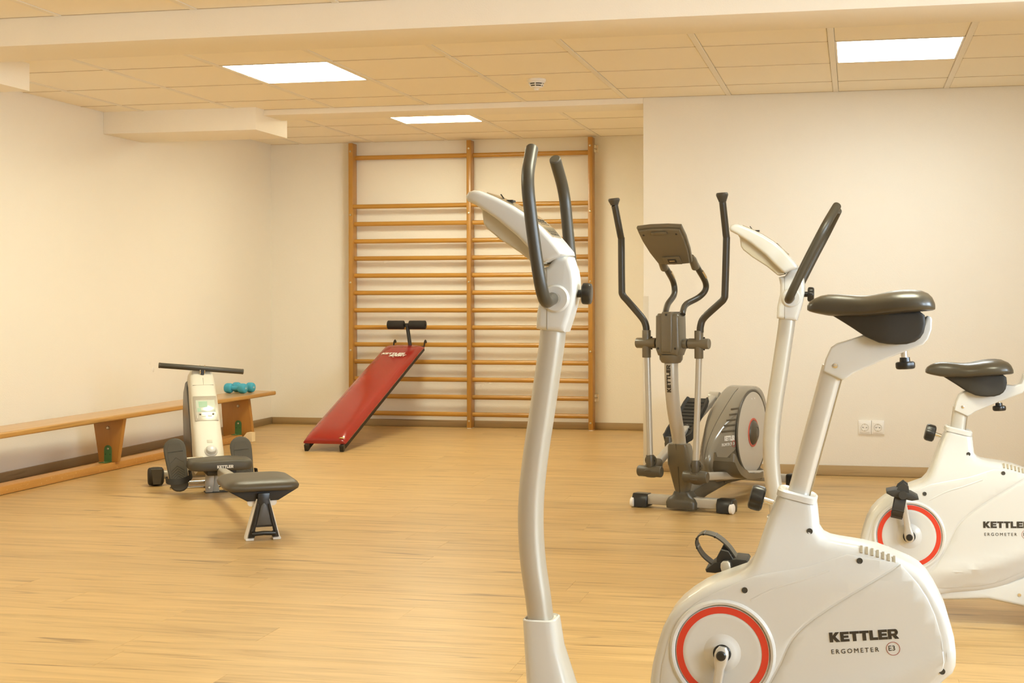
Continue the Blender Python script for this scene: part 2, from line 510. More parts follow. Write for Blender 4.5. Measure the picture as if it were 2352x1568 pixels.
def slabobj(name, x0, x1, y0, y1, z0, z1, m, parent=None, bev=0.0):
    bm = new(); box(bm, x0, x1, y0, y1, z0, z1, bev)
    return finish(bm, name, m, parent)

floor = struct(slabobj('floor', XL - .1, ROOM_R + .1, ROOM_REAR - .1, YB + .1, -.10, -.012, VOID))
wall_left = struct(slabobj('wall_left', XL - .12, XL, ROOM_REAR - .1, YB + .12, -.012, 2.6, WALL))
wall_back = struct(slabobj('wall_back', XL, XC, YB, YB + .12, -.012, 2.6, WALL))
wall_right = struct(slabobj('wall_right', XC, ROOM_R + .1, YR, YB + .12, -.012, 2.6, WALL, bev=.004))
wall_rear = struct(slabobj('wall_rear', XL, ROOM_R, ROOM_REAR - .12, ROOM_REAR, -.012, 2.6, WALL))
# side wall with the two window openings
bm = new()
ys = [ROOM_REAR] + [q for y in WIN for q in y] + [YR]
for k in range(0, len(ys), 2): box(bm, ROOM_R, ROOM_R + .2, ys[k], ys[k + 1], -.012, 2.6)
for y0, y1 in WIN:
    box(bm, ROOM_R, ROOM_R + .2, y0, y1, -.012, .95); box(bm, ROOM_R, ROOM_R + .2, y0, y1, 1.95, 2.6)
wall_side = struct(finish(bm, 'wall_side', WALL))
for k, (y0, y1) in enumerate(WIN):
    bm = new()
    for a in ((y0, y0 + .06, .95, 1.95), (y1 - .06, y1, .95, 1.95), (y0, y1, .95, 1.01), (y0, y1, 1.89, 1.95), ((y0 + y1) / 2 - .03, (y0 + y1) / 2 + .03, .95, 1.95)):
        box(bm, ROOM_R + .08, ROOM_R + .13, a[0], a[1], a[2], a[3], .004)
    struct(finish(bm, 'window_%d' % (k + 1), SOCKET))

# ---- floor planks (laid along x), each a piece; those out of view are one mesh
PW, PL = 0.182, 1.22
def plank_mesh(L, W):
    bm = new()
    c = .0005; g = .0001
    x0, x1, y0, y1 = -L / 2 + g, L / 2 - g, -W / 2 + g, W / 2 - g
    lo = [bm.verts.new(p) for p in ((x0, y0, -.012), (x1, y0, -.012), (x1, y1, -.012), (x0, y1, -.012))]
    mi = [bm.verts.new(p) for p in ((x0, y0, -c), (x1, y0, -c), (x1, y1, -c), (x0, y1, -c))]
    hi = [bm.verts.new(p) for p in ((x0 + c, y0 + c, 0), (x1 - c, y0 + c, 0), (x1 - c, y1 - c, 0), (x0 + c, y1 - c, 0))]
    skin(bm, [lo, mi, hi], cap=False); bm.faces.new(hi)
    bmesh.ops.recalc_face_normals(bm, faces=bm.faces[:])
    me = bpy.data.meshes.new('plank'); bm.to_mesh(me); bm.free(); me.materials.append(PLANK)
    return me
full = plank_mesh(PL, PW)
rnd = random.Random(4)
rest = new()
def in_view(x, y):
    zc = -math.sin(YAW) * x + math.cos(YAW) * y; xc = math.cos(YAW) * x + math.sin(YAW) * y
    if zc < 3.2: return False
    u = PCX + PXF * xc / zc; vv = YH + PXF * CAM_H / zc
    return -420 < u < 2352 + 420 and vv < 1640
row = 0
y = YB
nplank = 0
while y > ROOM_REAR:
    yc = y - PW / 2; y0 = max(y - PW, ROOM_REAR); Wd = y - y0; yc = (y + y0) / 2
    x = XL - rnd.random() * PL
    xmax = ROOM_R if yc < YR else XC + .05
    while x < xmax:
        a, b_ = max(x, XL), min(x + PL, xmax)
        if b_ - a > .03:
            xc = (a + b_) / 2
            if any(in_view(q, yc) for q in (a, xc, b_)) and nplank < 298:
                whole = abs(b_ - a - PL) < 1e-5 and abs(Wd - PW) < 1e-5
                me = full if whole else plank_mesh(b_ - a, Wd)
                o = link('plank', me, PLANK, floor, (xc, yc, 0)); nplank += 1
            else:
                vsn = [rest.verts.new(p) for p in ((a + .001, y0 + .001, 0), (b_ - .001, y0 + .001, 0), (b_ - .001, y - .001, 0), (a + .001, y - .001, 0))]
                rest.faces.new(vsn)
        x += PL
    y -= PW; row += 1
o = finish(rest, 'plank_field', PLANK, floor); o['kind'] = 'stuff'

# ---- skirting boards
def skirting(name, x0, x1, y0, y1, m, front):
    o = struct(slabobj(name, x0, x1, y0, y1, 0, .056, m, bev=.002))
    return o
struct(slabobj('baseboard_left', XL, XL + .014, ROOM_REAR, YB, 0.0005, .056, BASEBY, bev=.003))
struct(slabobj('baseboard_back', XL + .014, XC, YB - .014, YB, 0.0005, .056, BASEB, bev=.003))
struct(slabobj('baseboard_right', XC + .03, ROOM_R, YR - .014, YR, 0.0005, .060, BASEB, bev=.003))
# plastic guard on the free corner of the right wall
struct(slabobj('trim_1', XC - .003, XC + .030, YR - .003, YR + .03, .0005, 1.052, mat('corner_guard', (.70, .64, .53), .45), bev=.0015))

# ---- beams and boxed-in ducts
struct(slabobj('trim_2', XL, ROOM_R, B1F, B1R, B1Z, ZC + .06, BEAM, bev=.003))            # downstand beam
struct(slabobj('trim_3', XL, XC, YR, B2R, B2Z, ZB + .05, BEAM, bev=.003))                  # shallow beam
struct(slabobj('trim_4', XL, -3.690, 8.237, 8.737, 2.107, ZB + .02, BEAM, bev=.003))       # duct box by the beam
struct(slabobj('trim_5', XL, -4.128, B1R + .002, 6.445, 2.107, ZC + .05, BEAM, bev=.003))  # duct box behind the front beam

# ---- suspended ceilings: tiles between flat bars
def tile_mesh(sx, sy):
    bm = new(); c = .003
    x0, x1, y0, y1 = -sx / 2, sx / 2, -sy / 2, sy / 2
    hi = [bm.verts.new(p) for p in ((x0, y0, .012), (x1, y0, .012), (x1, y1, .012), (x0, y1, .012))]
    mi = [bm.verts.new(p) for p in ((x0, y0, c), (x1, y0, c), (x1, y1, c), (x0, y1, c))]
    lo = [bm.verts.new(p) for p in ((x0 + c, y0 + c, 0), (x1 - c, y0 + c, 0), (x1 - c, y1 - c, 0), (x0 + c, y1 - c, 0))]
    skin(bm, [hi, mi, lo], cap=False); bm.faces.new(lo)
    bmesh.ops.recalc_face_normals(bm, faces=bm.faces[:])
    me = bpy.data.meshes.new('ceiling_tile'); bm.to_mesh(me); bm.free(); me.materials.append(CEIL)
    return me
TILES = {}
def ceiling(name, z, xs0, xend, y0, y1, yrow, skip, x_lo=XL):
    base = struct(slabobj(name, x_lo, xend, y0, y1, z + .014, z + .09, VOID))
    G = .625; BW = .030
    i = int(math.floor((x_lo - xs0) / G)) - 1
    while xs0 + i * G < xend:
        bx1 = xs0 + i * G; bx0 = bx1 - BW
        if bx1 > x_lo + .004 and bx0 < xend:
            bm = new(); box(bm, max(bx0, x_lo), min(bx1, xend), y0 + .001, y1 - .001, z - .003, z + .012, .0015, 1)
            finish(bm, 'ceiling_bar', CEILBAR, base)
        tx0, tx1 = max(bx1, x_lo), min(bx1 + G - BW, xend)
        j = int(math.floor((y0 - yrow) / G)) - 1
        while yrow + j * G < y1:
            ty0, ty1 = max(yrow + j * G, y0), min(yrow + (j + 1) * G, y1)
            if tx1 - tx0 > .03 and ty1 - ty0 > .03 and (i, j) not in skip:
                sx, sy = tx1 - tx0 - .003, ty1 - ty0 - .0065
                key = (round(sx, 4), round(sy, 4))
                if key not in TILES: TILES[key] = tile_mesh(sx, sy)
                link('ceiling_tile', TILES[key], CEIL, base, ((tx0 + tx1) / 2, (ty0 + ty1) / 2, z))
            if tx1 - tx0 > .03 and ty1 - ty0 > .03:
                bm = new(); box(bm, tx0 + .001, tx1 - .001, ty1 - .0035, ty1 - .0005, z - .0020, z + .010)  # thin strip painted dark in place of the shadow in the tile gap
                finish(bm, 'ceiling_gap_shade', GAP_SHADE, base)
            j += 1
        i += 1
    return base
X0 = -4.464
ceiling('ceiling', ZC, X0, ROOM_R, B1R, YR, 6.7197, {(2, 0), (7, 0)})
ceiling('ceiling_back', ZB, X0, XC, B2R, YB, 9.175, {(2, 0)})
near_skip = {(2, 5), (7, 5)}
ceiling('ceiling_front', ZC, X0 - .083, ROOM_R, ROOM_REAR, B1F, -.07, near_skip)

def lamp(label, x0, y0, z, m=None):
    t = thing('ceiling_light', label, 'light', (x0 + .2975, y0 + .3125, z), 0, 'square ceiling light panels')
    a, b_ = .2965, .3105
    bm = new()
    for q in ((-a, a, -b_, -b_ + .012), (-a, a, b_ - .012, b_), (-a, -a + .010, -b_ + .012, b_ - .012), (a - .010, a, -b_ + .012, b_ - .012)):
        box(bm, q[0], q[1], q[2], q[3], -.002, .012, .001, 1)
    finish(bm, 'frame', LAMPFRAME, t)
    bm = new(); box(bm, -a + .010, a - .010, -b_ + .012, b_ - .012, .001, .010)
    finish(bm, 'diffuser', m or LAMP, t)
lamp('bright square ceiling light above the rowing machine and wooden bench', X0 + 2 * .625, 6.7197, ZC)
lamp('bright square ceiling light in front of the plain right wall', X0 + 7 * .625, 6.7197, ZC, LAMPC)
lamp('bright square ceiling light close above the wooden wall bars', X0 + 2 * .625, 9.175, ZB)
k = 0
for i, j in sorted(near_skip):
    lamp('square ceiling light in the front bay, ' + ('left' if i == 2 else 'right') + ' one of the pair', X0 - .083 + i * .625, -.07 + j * .625, ZC)

# ---- small fittings
t = thing('smoke_detector', 'round white smoke detector on the ceiling tiles', 'smoke detector', (-1.713, 7.53, ZC))
bm = new(); lathe(bm, [(.052, .001), (.052, -.012), (.046, -.016), (.046, -.020)], (0, 0, 0), (0, 0, 1), 32); finish(bm, 'base', SOCKET, t)
bm = new(); lathe(bm, [(.034, -.018), (.033, -.040)], (0, 0, 0), (0, 0, 1), 24); finish(bm, 'chamber', BLACKM, t)
for z, r in ((-.020, .045), (-.0305, .041), (-.041, .034)):
    bm = new(); lathe(bm, [(r - .004, z + .002), (r, z + .001), (r - .001, z - .003), (r - .008, z - .0035), (r - .008, z + .002)], (0, 0, 0), (0, 0, 1), 32, cap=False); finish(bm, 'louvre_ring', SOCKET, t)
for k in range(6):
    a = k * math.pi / 3 + .05 - math.pi / 2
    bm = new(); tube(bm, [(math.cos(a) * .043, math.sin(a) * .043, -.018), (math.cos(a) * .040, math.sin(a) * .040, -.031), (math.cos(a) * .030, math.sin(a) * .030, -.043)], .003, 6); finish(bm, 'rib', SOCKET, t)
bm = new(); lathe(bm, [(.031, -.040), (.030, -.045), (.014, -.052), (.011, -.060), (.005, -.062), (.001, -.062)], (0, 0, 0), (0, 0, 1), 24); finish(bm, 'sensor_cap', SOCKET, t)

def socket(x, label):
    t = thing('wall_socket', label, 'socket', (x, YR, .2855), 0, 'sockets on the right wall')
    bm = new(); slab(bm, [(-.0365, -.040), (.0365, -.040), (.0365, .040), (-.0365, .040)], .0055, .003, 2, y0=-.0055); finish(bm, 'frame', SOCKET, t)
    bm = new(); slab(bm, [(-.027, -.030), (.027, -.030), (.027, .030), (-.027, .030)], .003, .0015, 2, y0=-.0125); finish(bm, 'cover', SOCKET, t)
    bm = new(); lathe(bm, [(.0225, 0), (.0225, .0015), (.0195, .0015), (.0190, -.002), (.001, -.002)], (0, -.0153, 0), (0, -1, 0), 28); finish(bm, 'socket_well', mat('socket_well', (.62, .58, .50), .4), t)
    for dx in (-.0095, .0095):
        bm = new(); lathe(bm, [(.0032, 0), (.0032, .0022), (.001, .0022)], (dx, -.0133, 0), (0, -1, 0), 10); finish(bm, 'pin_hole', BLACKM, t)
    for dz in (-.0185, .0185):
        bm = new(); box(bm, -.003, .003, -.0185, -.0133, dz - .002, dz + .002, .0005, 1); finish(bm, 'earth_clip', BRASS, t)
socket(.021 + .037, 'white wall socket, left one of the pair on the right wall')
socket(.021 + .111, 'white wall socket, right one of the pair on the right wall')

# filled dowel holes on the left wall
for (yy, zz, s) in ((8.85, .599, .012), (8.89, .552, .018)):
    bm = new(); lathe(bm, [(s, 0), (s * .9, .0012), (.001, .0015)], (XL, yy, zz), (1, 0, 0), 14)
    finish(bm, 'filler_spot', PATCHW, wall_left)

# ================================================================ WALL BARS
wb = thing('wall_bars', 'tall varnished wooden wall bars with two bays on the back wall', 'wall bars', (-3.01, YB, 0))
POSTX = (-3.0045 - (-3.01) - 1.0, -3.009 + 3.01, -2.022 + 3.01)
POSTX = (-4.0045 + 3.01, -3.009 + 3.01, -2.022 + 3.01)
pm = None
for px in POSTX:
    if pm is None:
        bm = new(); box(bm, -.0175, .0175, -.122, -.016, .004, 2.303, .003, 2)
        p = finish(bm, 'post', POSTWOOD, wb, loc=(px, 0, 0)); pm = p.data
    else: p = link('post', pm, POSTWOOD, wb, (px, 0, 0))
    bm = new(); box(bm, -.0165, .0165, -.121, -.018, 0.0003, .005); finish(bm, 'foot_pad', INKW, p)
    for hz in (2.235, 1.72, 1.17, .62, .06):
        bm = new(); lathe(bm, [(.0085, 0), (.0075, .004), (.003, .0055), (.001, .0055)], (0, -.122, hz), (0, -1, 0), 12); finish(bm, 'bolt_head', BRASS, p)
RZ = [1.786, 1.646, 1.505, 1.365, 1.225, 1.085, .944, .805, .666, .527, .387, .247, .109]
rm = None
for k in range(2):
    xa, xb = POSTX[k] + .0165, POSTX[k + 1] - .0165
    for n, z in enumerate([2.188] + RZ):
        yy = -.100 if n == 1 else (-.045 if n == 0 else -.070)
        if rm is None or k != rm[1]:
            bm = new(); tube(bm, [(-(xb - xa) / 2, 0, 0), (0, 0, 0), ((xb - xa) / 2, 0, 0)], .0185, 12, sec=(.80, 1.0), up=V(0, 0, 1))
            o = finish(bm, 'rung', BARWOOD, wb, loc=((xa + xb) / 2, yy, z)); rm = (o.data, k)
        else: link('rung', rm[0], BARWOOD, wb, ((xa + xb) / 2, yy, z))
for z in (2.22, .25):
    bm = new(); box(bm, POSTX[2] + .018, POSTX[2] + .021, -.055, -.001, z - .03, z + .03, .001, 1); box(bm, POSTX[2] + .018, POSTX[2] + .045, -.004, -.001, z - .03, z + .03, .001, 1)
    lathe(bm, [(.006, 0), (.006, .01), (.002, .012)], (POSTX[2] + .021, -.03, z), (1, 0, 0), 10)
    finish(bm, 'angle_bracket', CHROME, wb)

# ================================================================ RED SIT-UP BOARD
# local frame: x across, y up the slope, z off the pad
FOOT, HOOK = V(-3.530, 8.985, .004), V(-3.508, 10.80, .638)
sl = HOOK - FOOT; LEN = sl.length; ang = math.atan2(sl.z, (sl.xy).length)
sb = thing('sit_up_board', 'red padded sit-up board leaning on the wall bars, hooked over a rung', 'sit-up board', tuple(FOOT))
sb.rotation_euler = (ang, 0, -math.atan2(sl.x, sl.y))
for s in (-1, 1):
    bm = new(); box(bm, s * .128 - .0125, s * .128 + .0125, .0, LEN - .05, .0, .042, .004, 2)
    rail = finish(bm, 'rail', BLACKM, sb)
    bm = new(); box(bm, s * .128 - .014, s * .128 + .014, -.006, .03, -.002, .044, .003, 2); finish(bm, 'end_cap', BLACKP, rail)
    # hook bent over the rung
    ca, sa = math.cos(-ang), math.sin(-ang)
    hp = [(0, -.12, .022), (0, -.03, .022), (0, .006, .030), (0, .012, .045), (0, .034, .058), (0, .062, .050), (0, .066, .026)]
    bm = new(); tube(bm, fillet([V(s * .125 + s * .004, LEN - .02 + q[1] * .9, q[2]) for q in hp], .02, 3), .011, 8, sec=(1.0, .45), up=V(1, 0, 0)); finish(bm, 'hook', BLACKM, sb)
for yy in (.25, 1.0, 1.65):
    bm = new(); box(bm, -.113, .113, yy, yy + .03, .003, .027, .003, 1); finish(bm, 'cross_bar', BLACKM, sb)
# pad: pillow section lofted up the slope
bm = new()
rings = []
PADL = LEN - .105
def padring(y, hw, top, bot):
    pts = []
    n = 14
    for k in range(n + 1):
        t = -1 + 2 * k / n
        x = hw * math.copysign(abs(t) ** .85, t)
        e = max(0, 1 - abs(t) ** 4) ** .5
        pts.append((x, y, bot + (top - bot) * (.18 + .82 * e)))
    pts += [(hw * .97, y, bot), (-hw * .97, y, bot)]
    return pts
Y0 = .022
for f, hwf, tf in ((0, .965, .30), (.004, .99, .55), (.012, 1.0, .72), (.03, 1.0, .88), (.06, 1.0, .97), (.12, 1.0, 1.0), (.3, 1.0, 1.0), (.5, 1.0, 1.0), (.7, 1.0, .96), (.85, 1.0, .9), (.93, 1.0, .88), (.965, 1.01, .8), (.985, 1.02, .62), (1.0, 1.03, .34)):
    rings.append(padring(Y0 + f * (PADL - Y0), .158 * hwf, .043 + .056 * tf, .043))
loft(bm, rings); pad = finish(bm, 'pad', REDV, sb, ang=50)
bm = new()
ty = PADL - .275
mt = Matrix.Translation((-.105, ty, .0965))
block_text(bm, 'KETTLER', .034, mt, slant=.25, width=.185)
block_text(bm, 'SPORT', .034, Matrix.Translation((-.030, ty - .041, .0972)), slant=.25, width=.128)
block_text(bm, 'L', .012, Matrix.Translation((.005, ty - .058, .0975)), slant=.2, width=.014)
finish(bm, 'lettering', INKW, pad)
# worn corner of the pad: foam shows
bm = new(); slab(bm, [(.105, .032), (.138, .030), (.142, .040), (.130, .046), (.112, .042)], .0015, .0007, 1, axis='z', y0=.0835); finish(bm, 'worn_spot', mat('bare_foam', (.62, .48, .16), .8), pad)
# foot roller on its post
rz = Matrix.Rotation(-ang, 4, 'X')
def loc_(p): return rz @ (V(*p) - FOOT)
bm = new(); tube(bm, [loc_((-3.470, 10.66, .60)), loc_((-3.487, 10.66, .70)), loc_((-3.507, 10.66, .835))], .015, 10); post = finish(bm, 'roller_post', BLACKP, sb)
bm = new(); cyl(bm, loc_((-3.675, 10.66, .829)), loc_((-3.345, 10.66, .829)), .011, 12); finish(bm, 'roller_axle', BLACKP, post)
bm = new(); lathe(bm, [(.022, 0), (.022, .03)], loc_((-3.507, 10.66, .812)), loc_((-3.507, 10.66, .842)) - loc_((-3.507, 10.66, .812)), 14); finish(bm, 'roller_clamp', BLACKP, post)
for xa, xb in ((-3.668, -3.533), (-3.488, -3.352)):
    bm = new(); cyl(bm, loc_((xa, 10.66, .829)), loc_((xb, 10.66, .829)), .0345, 24, .005); finish(bm, 'foam_roller', FOAM, sb)

# ================================================================ GYMNASTIC BENCH
bn = thing('gymnastic_bench', 'long varnished wooden gymnastic bench along the left wall', 'bench', (-4.449, 8.0, 0), -math.atan(.023))
bm = new(); slab(bm, [(-.130, -2.1), (.130, -2.1), (.130, 1.90), (-.130, 1.90)], .016, .010, 4, axis='z', y0=.329); finish(bm, 'seat_board', BENCHTOP, bn, ang=60)
bm = new(); box(bm, -.05, .05, -2.06, 1.50, .002, .047, .004, 2); finish(bm, 'base_beam', BENCHBEAM, bn)
def bench_leg(y, poly, flip=1):
    bm = new(); slab(bm, poly, .0185, .003, 2, y0=y); lg = finish(bm, 'leg', BENCHLEG, bn)
    bm = new(); lathe(bm, [(.011, 0), (.010, .004), (.004, .006), (.001, .006)], (0, y - .0187, .255), (0, -1, 0), 16); finish(bm, 'bolt_head', BRASS, lg)
    bm = new(); q = y - .0187
    ol = [(-.0255, .047), (.0255, .047)] + [(.0255 * math.cos(a), .125 + .0255 * math.sin(a)) for a in [k * math.pi / 8 for k in range(9)]]
    slab(bm, ol, .0018, .0006, 1, y0=q - .0018)
    box(bm, -.0255, .0255, q - .066, q - .001, .0475, .0512, .001, 1)
    br = finish(bm, 'steel_bracket', GREEN, lg)
    for (dx, dz, r, m) in ((0, .128, .007, BRASS), (-.015, .095, .003, BLACKM), (.015, .095, .003, BLACKM)):
        bm = new(); lathe(bm, [(r, 0), (r * .7, .002), (.0005, .002)], (dx, q - .0035, dz), (0, -1, 0), 10); finish(bm, 'rivet', m, br)
    bm = new(); lathe(bm, [(.005, 0), (.004, .002), (.0005, .002)], (0, q - .045, .0512), (0, 0, 1), 10); finish(bm, 'rivet', BRASS, br)
    return lg
bench_leg(-.205, [(-.062, .047), (.062, .047), (.105, .313), (-.105, .313)])
bench_leg(-1.90, [(-.062, .047), (.062, .047), (.105, .313), (-.105, .313)])
lg = bench_leg(1.555, [(-.118, .004), (.112, .004), (.112, .05), (.078, .313), (-.14, .313)])
bm = new(); slab(bm, [(.052, .001), (.134, .001), (.134, .068), (.094, .068), (.052, .022)], .030, .003, 2, y0=1.508); wd = finish(bm, 'corner_block', PINE, lg)
bm = new(); lathe(bm, [(.004, 0), (.004, .002), (.0005, .002)], (.082, 1.479, .032), (0, -1, 0), 8); finish(bm, 'nail', BLACKM, wd)

# ---- dumbbells on the bench
def dumbbell(label, p, rz):
    t = thing('dumbbell', label, 'dumbbell', p, rz, 'blue dumbbells on the bench')
    L_, r_ = .182, .0365
    for s in (-1, 1):
        bm = new()
        ex = [(-.031, .72), (-.027, .90), (-.018, 1.0), (.010, 1.0), (.021, .93), (.025, .78)]
        rings = []
        for dx, k in ex:
            rings.append([(s * (L_ / 2 - .030 + dx), r_ * k * math.cos(a) * (1 - .05 * math.cos(3 * a) ** 2), r_ + r_ * min(k, 1) * math.sin(a) * (1 - .05 * math.cos(3 * a) ** 2)) for a in [math.pi * 2 * q / 24 for q in range(24)]])
        loft(bm, rings); hd = finish(bm, 'head', BLUE, t, ang=60)
        bm = new()
        for k, wd in enumerate((.010, .022, .018)):
            xx = s * (L_ / 2 - .0042)
            box(bm, min(xx, xx + s * .0006), max(xx, xx + s * .0006), -wd / 2, wd / 2, .042 - k * .005, .044 - k * .005)
        finish(bm, 'print', INKW, hd)
    bm = new(); tube(bm, [(-L_ / 2 + .05, 0, r_), (0, 0, r_), (L_ / 2 - .05, 0, r_)], .0165, 16); finish(bm, 'handle', BLUE, t)
dumbbell('blue dumbbell lying in front on the wooden bench', (-4.455, 9.582, .3452), R(-8))
dumbbell('blue dumbbell lying behind the other one on the bench', (-4.447, 9.70, .3452), R(-7))

# ================================================================ EXERCISE BIKES
# local frame: x backwards along the bike (rider faces -x), y across (camera side is -y), z up; origin on the floor under the crank
SHELL = [(.132,.630),(.124,.628),(.118,.621),(.110,.606),(.093,.565),(.080,.527),(.070,.497),(.060,.474),(.044,.456),(.014,.444),(-.016,.432),(-.046,.417),(-.073,.399),(-.097,.379),
 (-.116,.357),(-.130,.330),(-.140,.300),(-.148,.270),(-.154,.245),(-.158,.215),(-.160,.18),(-.152,.135),(-.12,.102),(-.05,.09),(.095,.094),(.154,.10),(.223,.107),
 (.268,.116),(.291,.124),(.313,.135),(.349,.155),(.40,.19),(.445,.225),(.462,.243),(.478,.258),(.484,.275),(.484,.292),(.483,.309),(.480,.337),(.474,.36),(.466,.388),(.455,.412),(.443,.435),
 (.429,.457),(.413,.474),(.393,.486),(.374,.494),(.352,.503),(.324,.513),(.296,.519),(.269,.523),(.245,.526),(.225,.530),(.211,.537),(.203,.55),(.200,.584),(.198,.600),(.193,.610),(.183,.616)]
def sstep(t): t = max(0, min(1, t)); return t * t * (3 - 2 * t)
def shw(x, z):
    h = .075 - .031 * sstep((z - .43) / .17)
    zc = .168 + .10 * (x - .086) + .65 * (x - .086) ** 2
    k = sstep((x - .03) / .10)
    h += k * .010 * math.exp(-((z - zc) / .022) ** 2)
    if z < zc: h -= k * .33 * (zc - z)
    return max(h, .032)
GROOVE = [(.372,.486),(.352,.471),(.31,.444),(.267,.416),(.23,.391),(.196,.366),(.178,.351),(.162,.335),(.149,.318),(.139,.300),(.125,.266),(.107,.232),(.085,.195),(.056,.160),(.040,.140)]
PANEL = GROOVE + [(.055,.124),(.10,.120),(.16,.124),(.22,.130),(.26,.140),(.29,.151),(.345,.180),(.40,.215),(.44,.246),(.456,.268),(.459,.29),(.457,.312),(.452,.345),(.441,.385),(.426,.419),(.408,.447),(.392,.465)]

def ring_rr(cx, cy, z, hx, hy, n=24, p=4.5):
    out = []
    for k in range(n):
        a = 2 * math.pi * (k + .5) / n
        c, s = math.cos(a), math.sin(a)
        out.append((cx + hx * math.copysign(abs(c) ** (2 / p), c), cy + hy * math.copysign(abs(s) ** (2 / p), s), z))
    return out

mat_vent = mat('vent_shade', (.36, .30, .20), .6)
UPPER = [(.262,.503),(.235,.494),(.1826,.476),(.12,.463),(.070,.452),(.030,.435),(-.0055,.4186),(-.049,.394),(-.075,.373),(-.092,.352),(-.108,.325),(-.121,.292),(-.131,.25),(-.136,.205),(-.128,.16),(-.10,.128),(-.04,.116),(.028,.118)] + [(a - .004, b_ + .003) for a, b_ in reversed(GROOVE)]

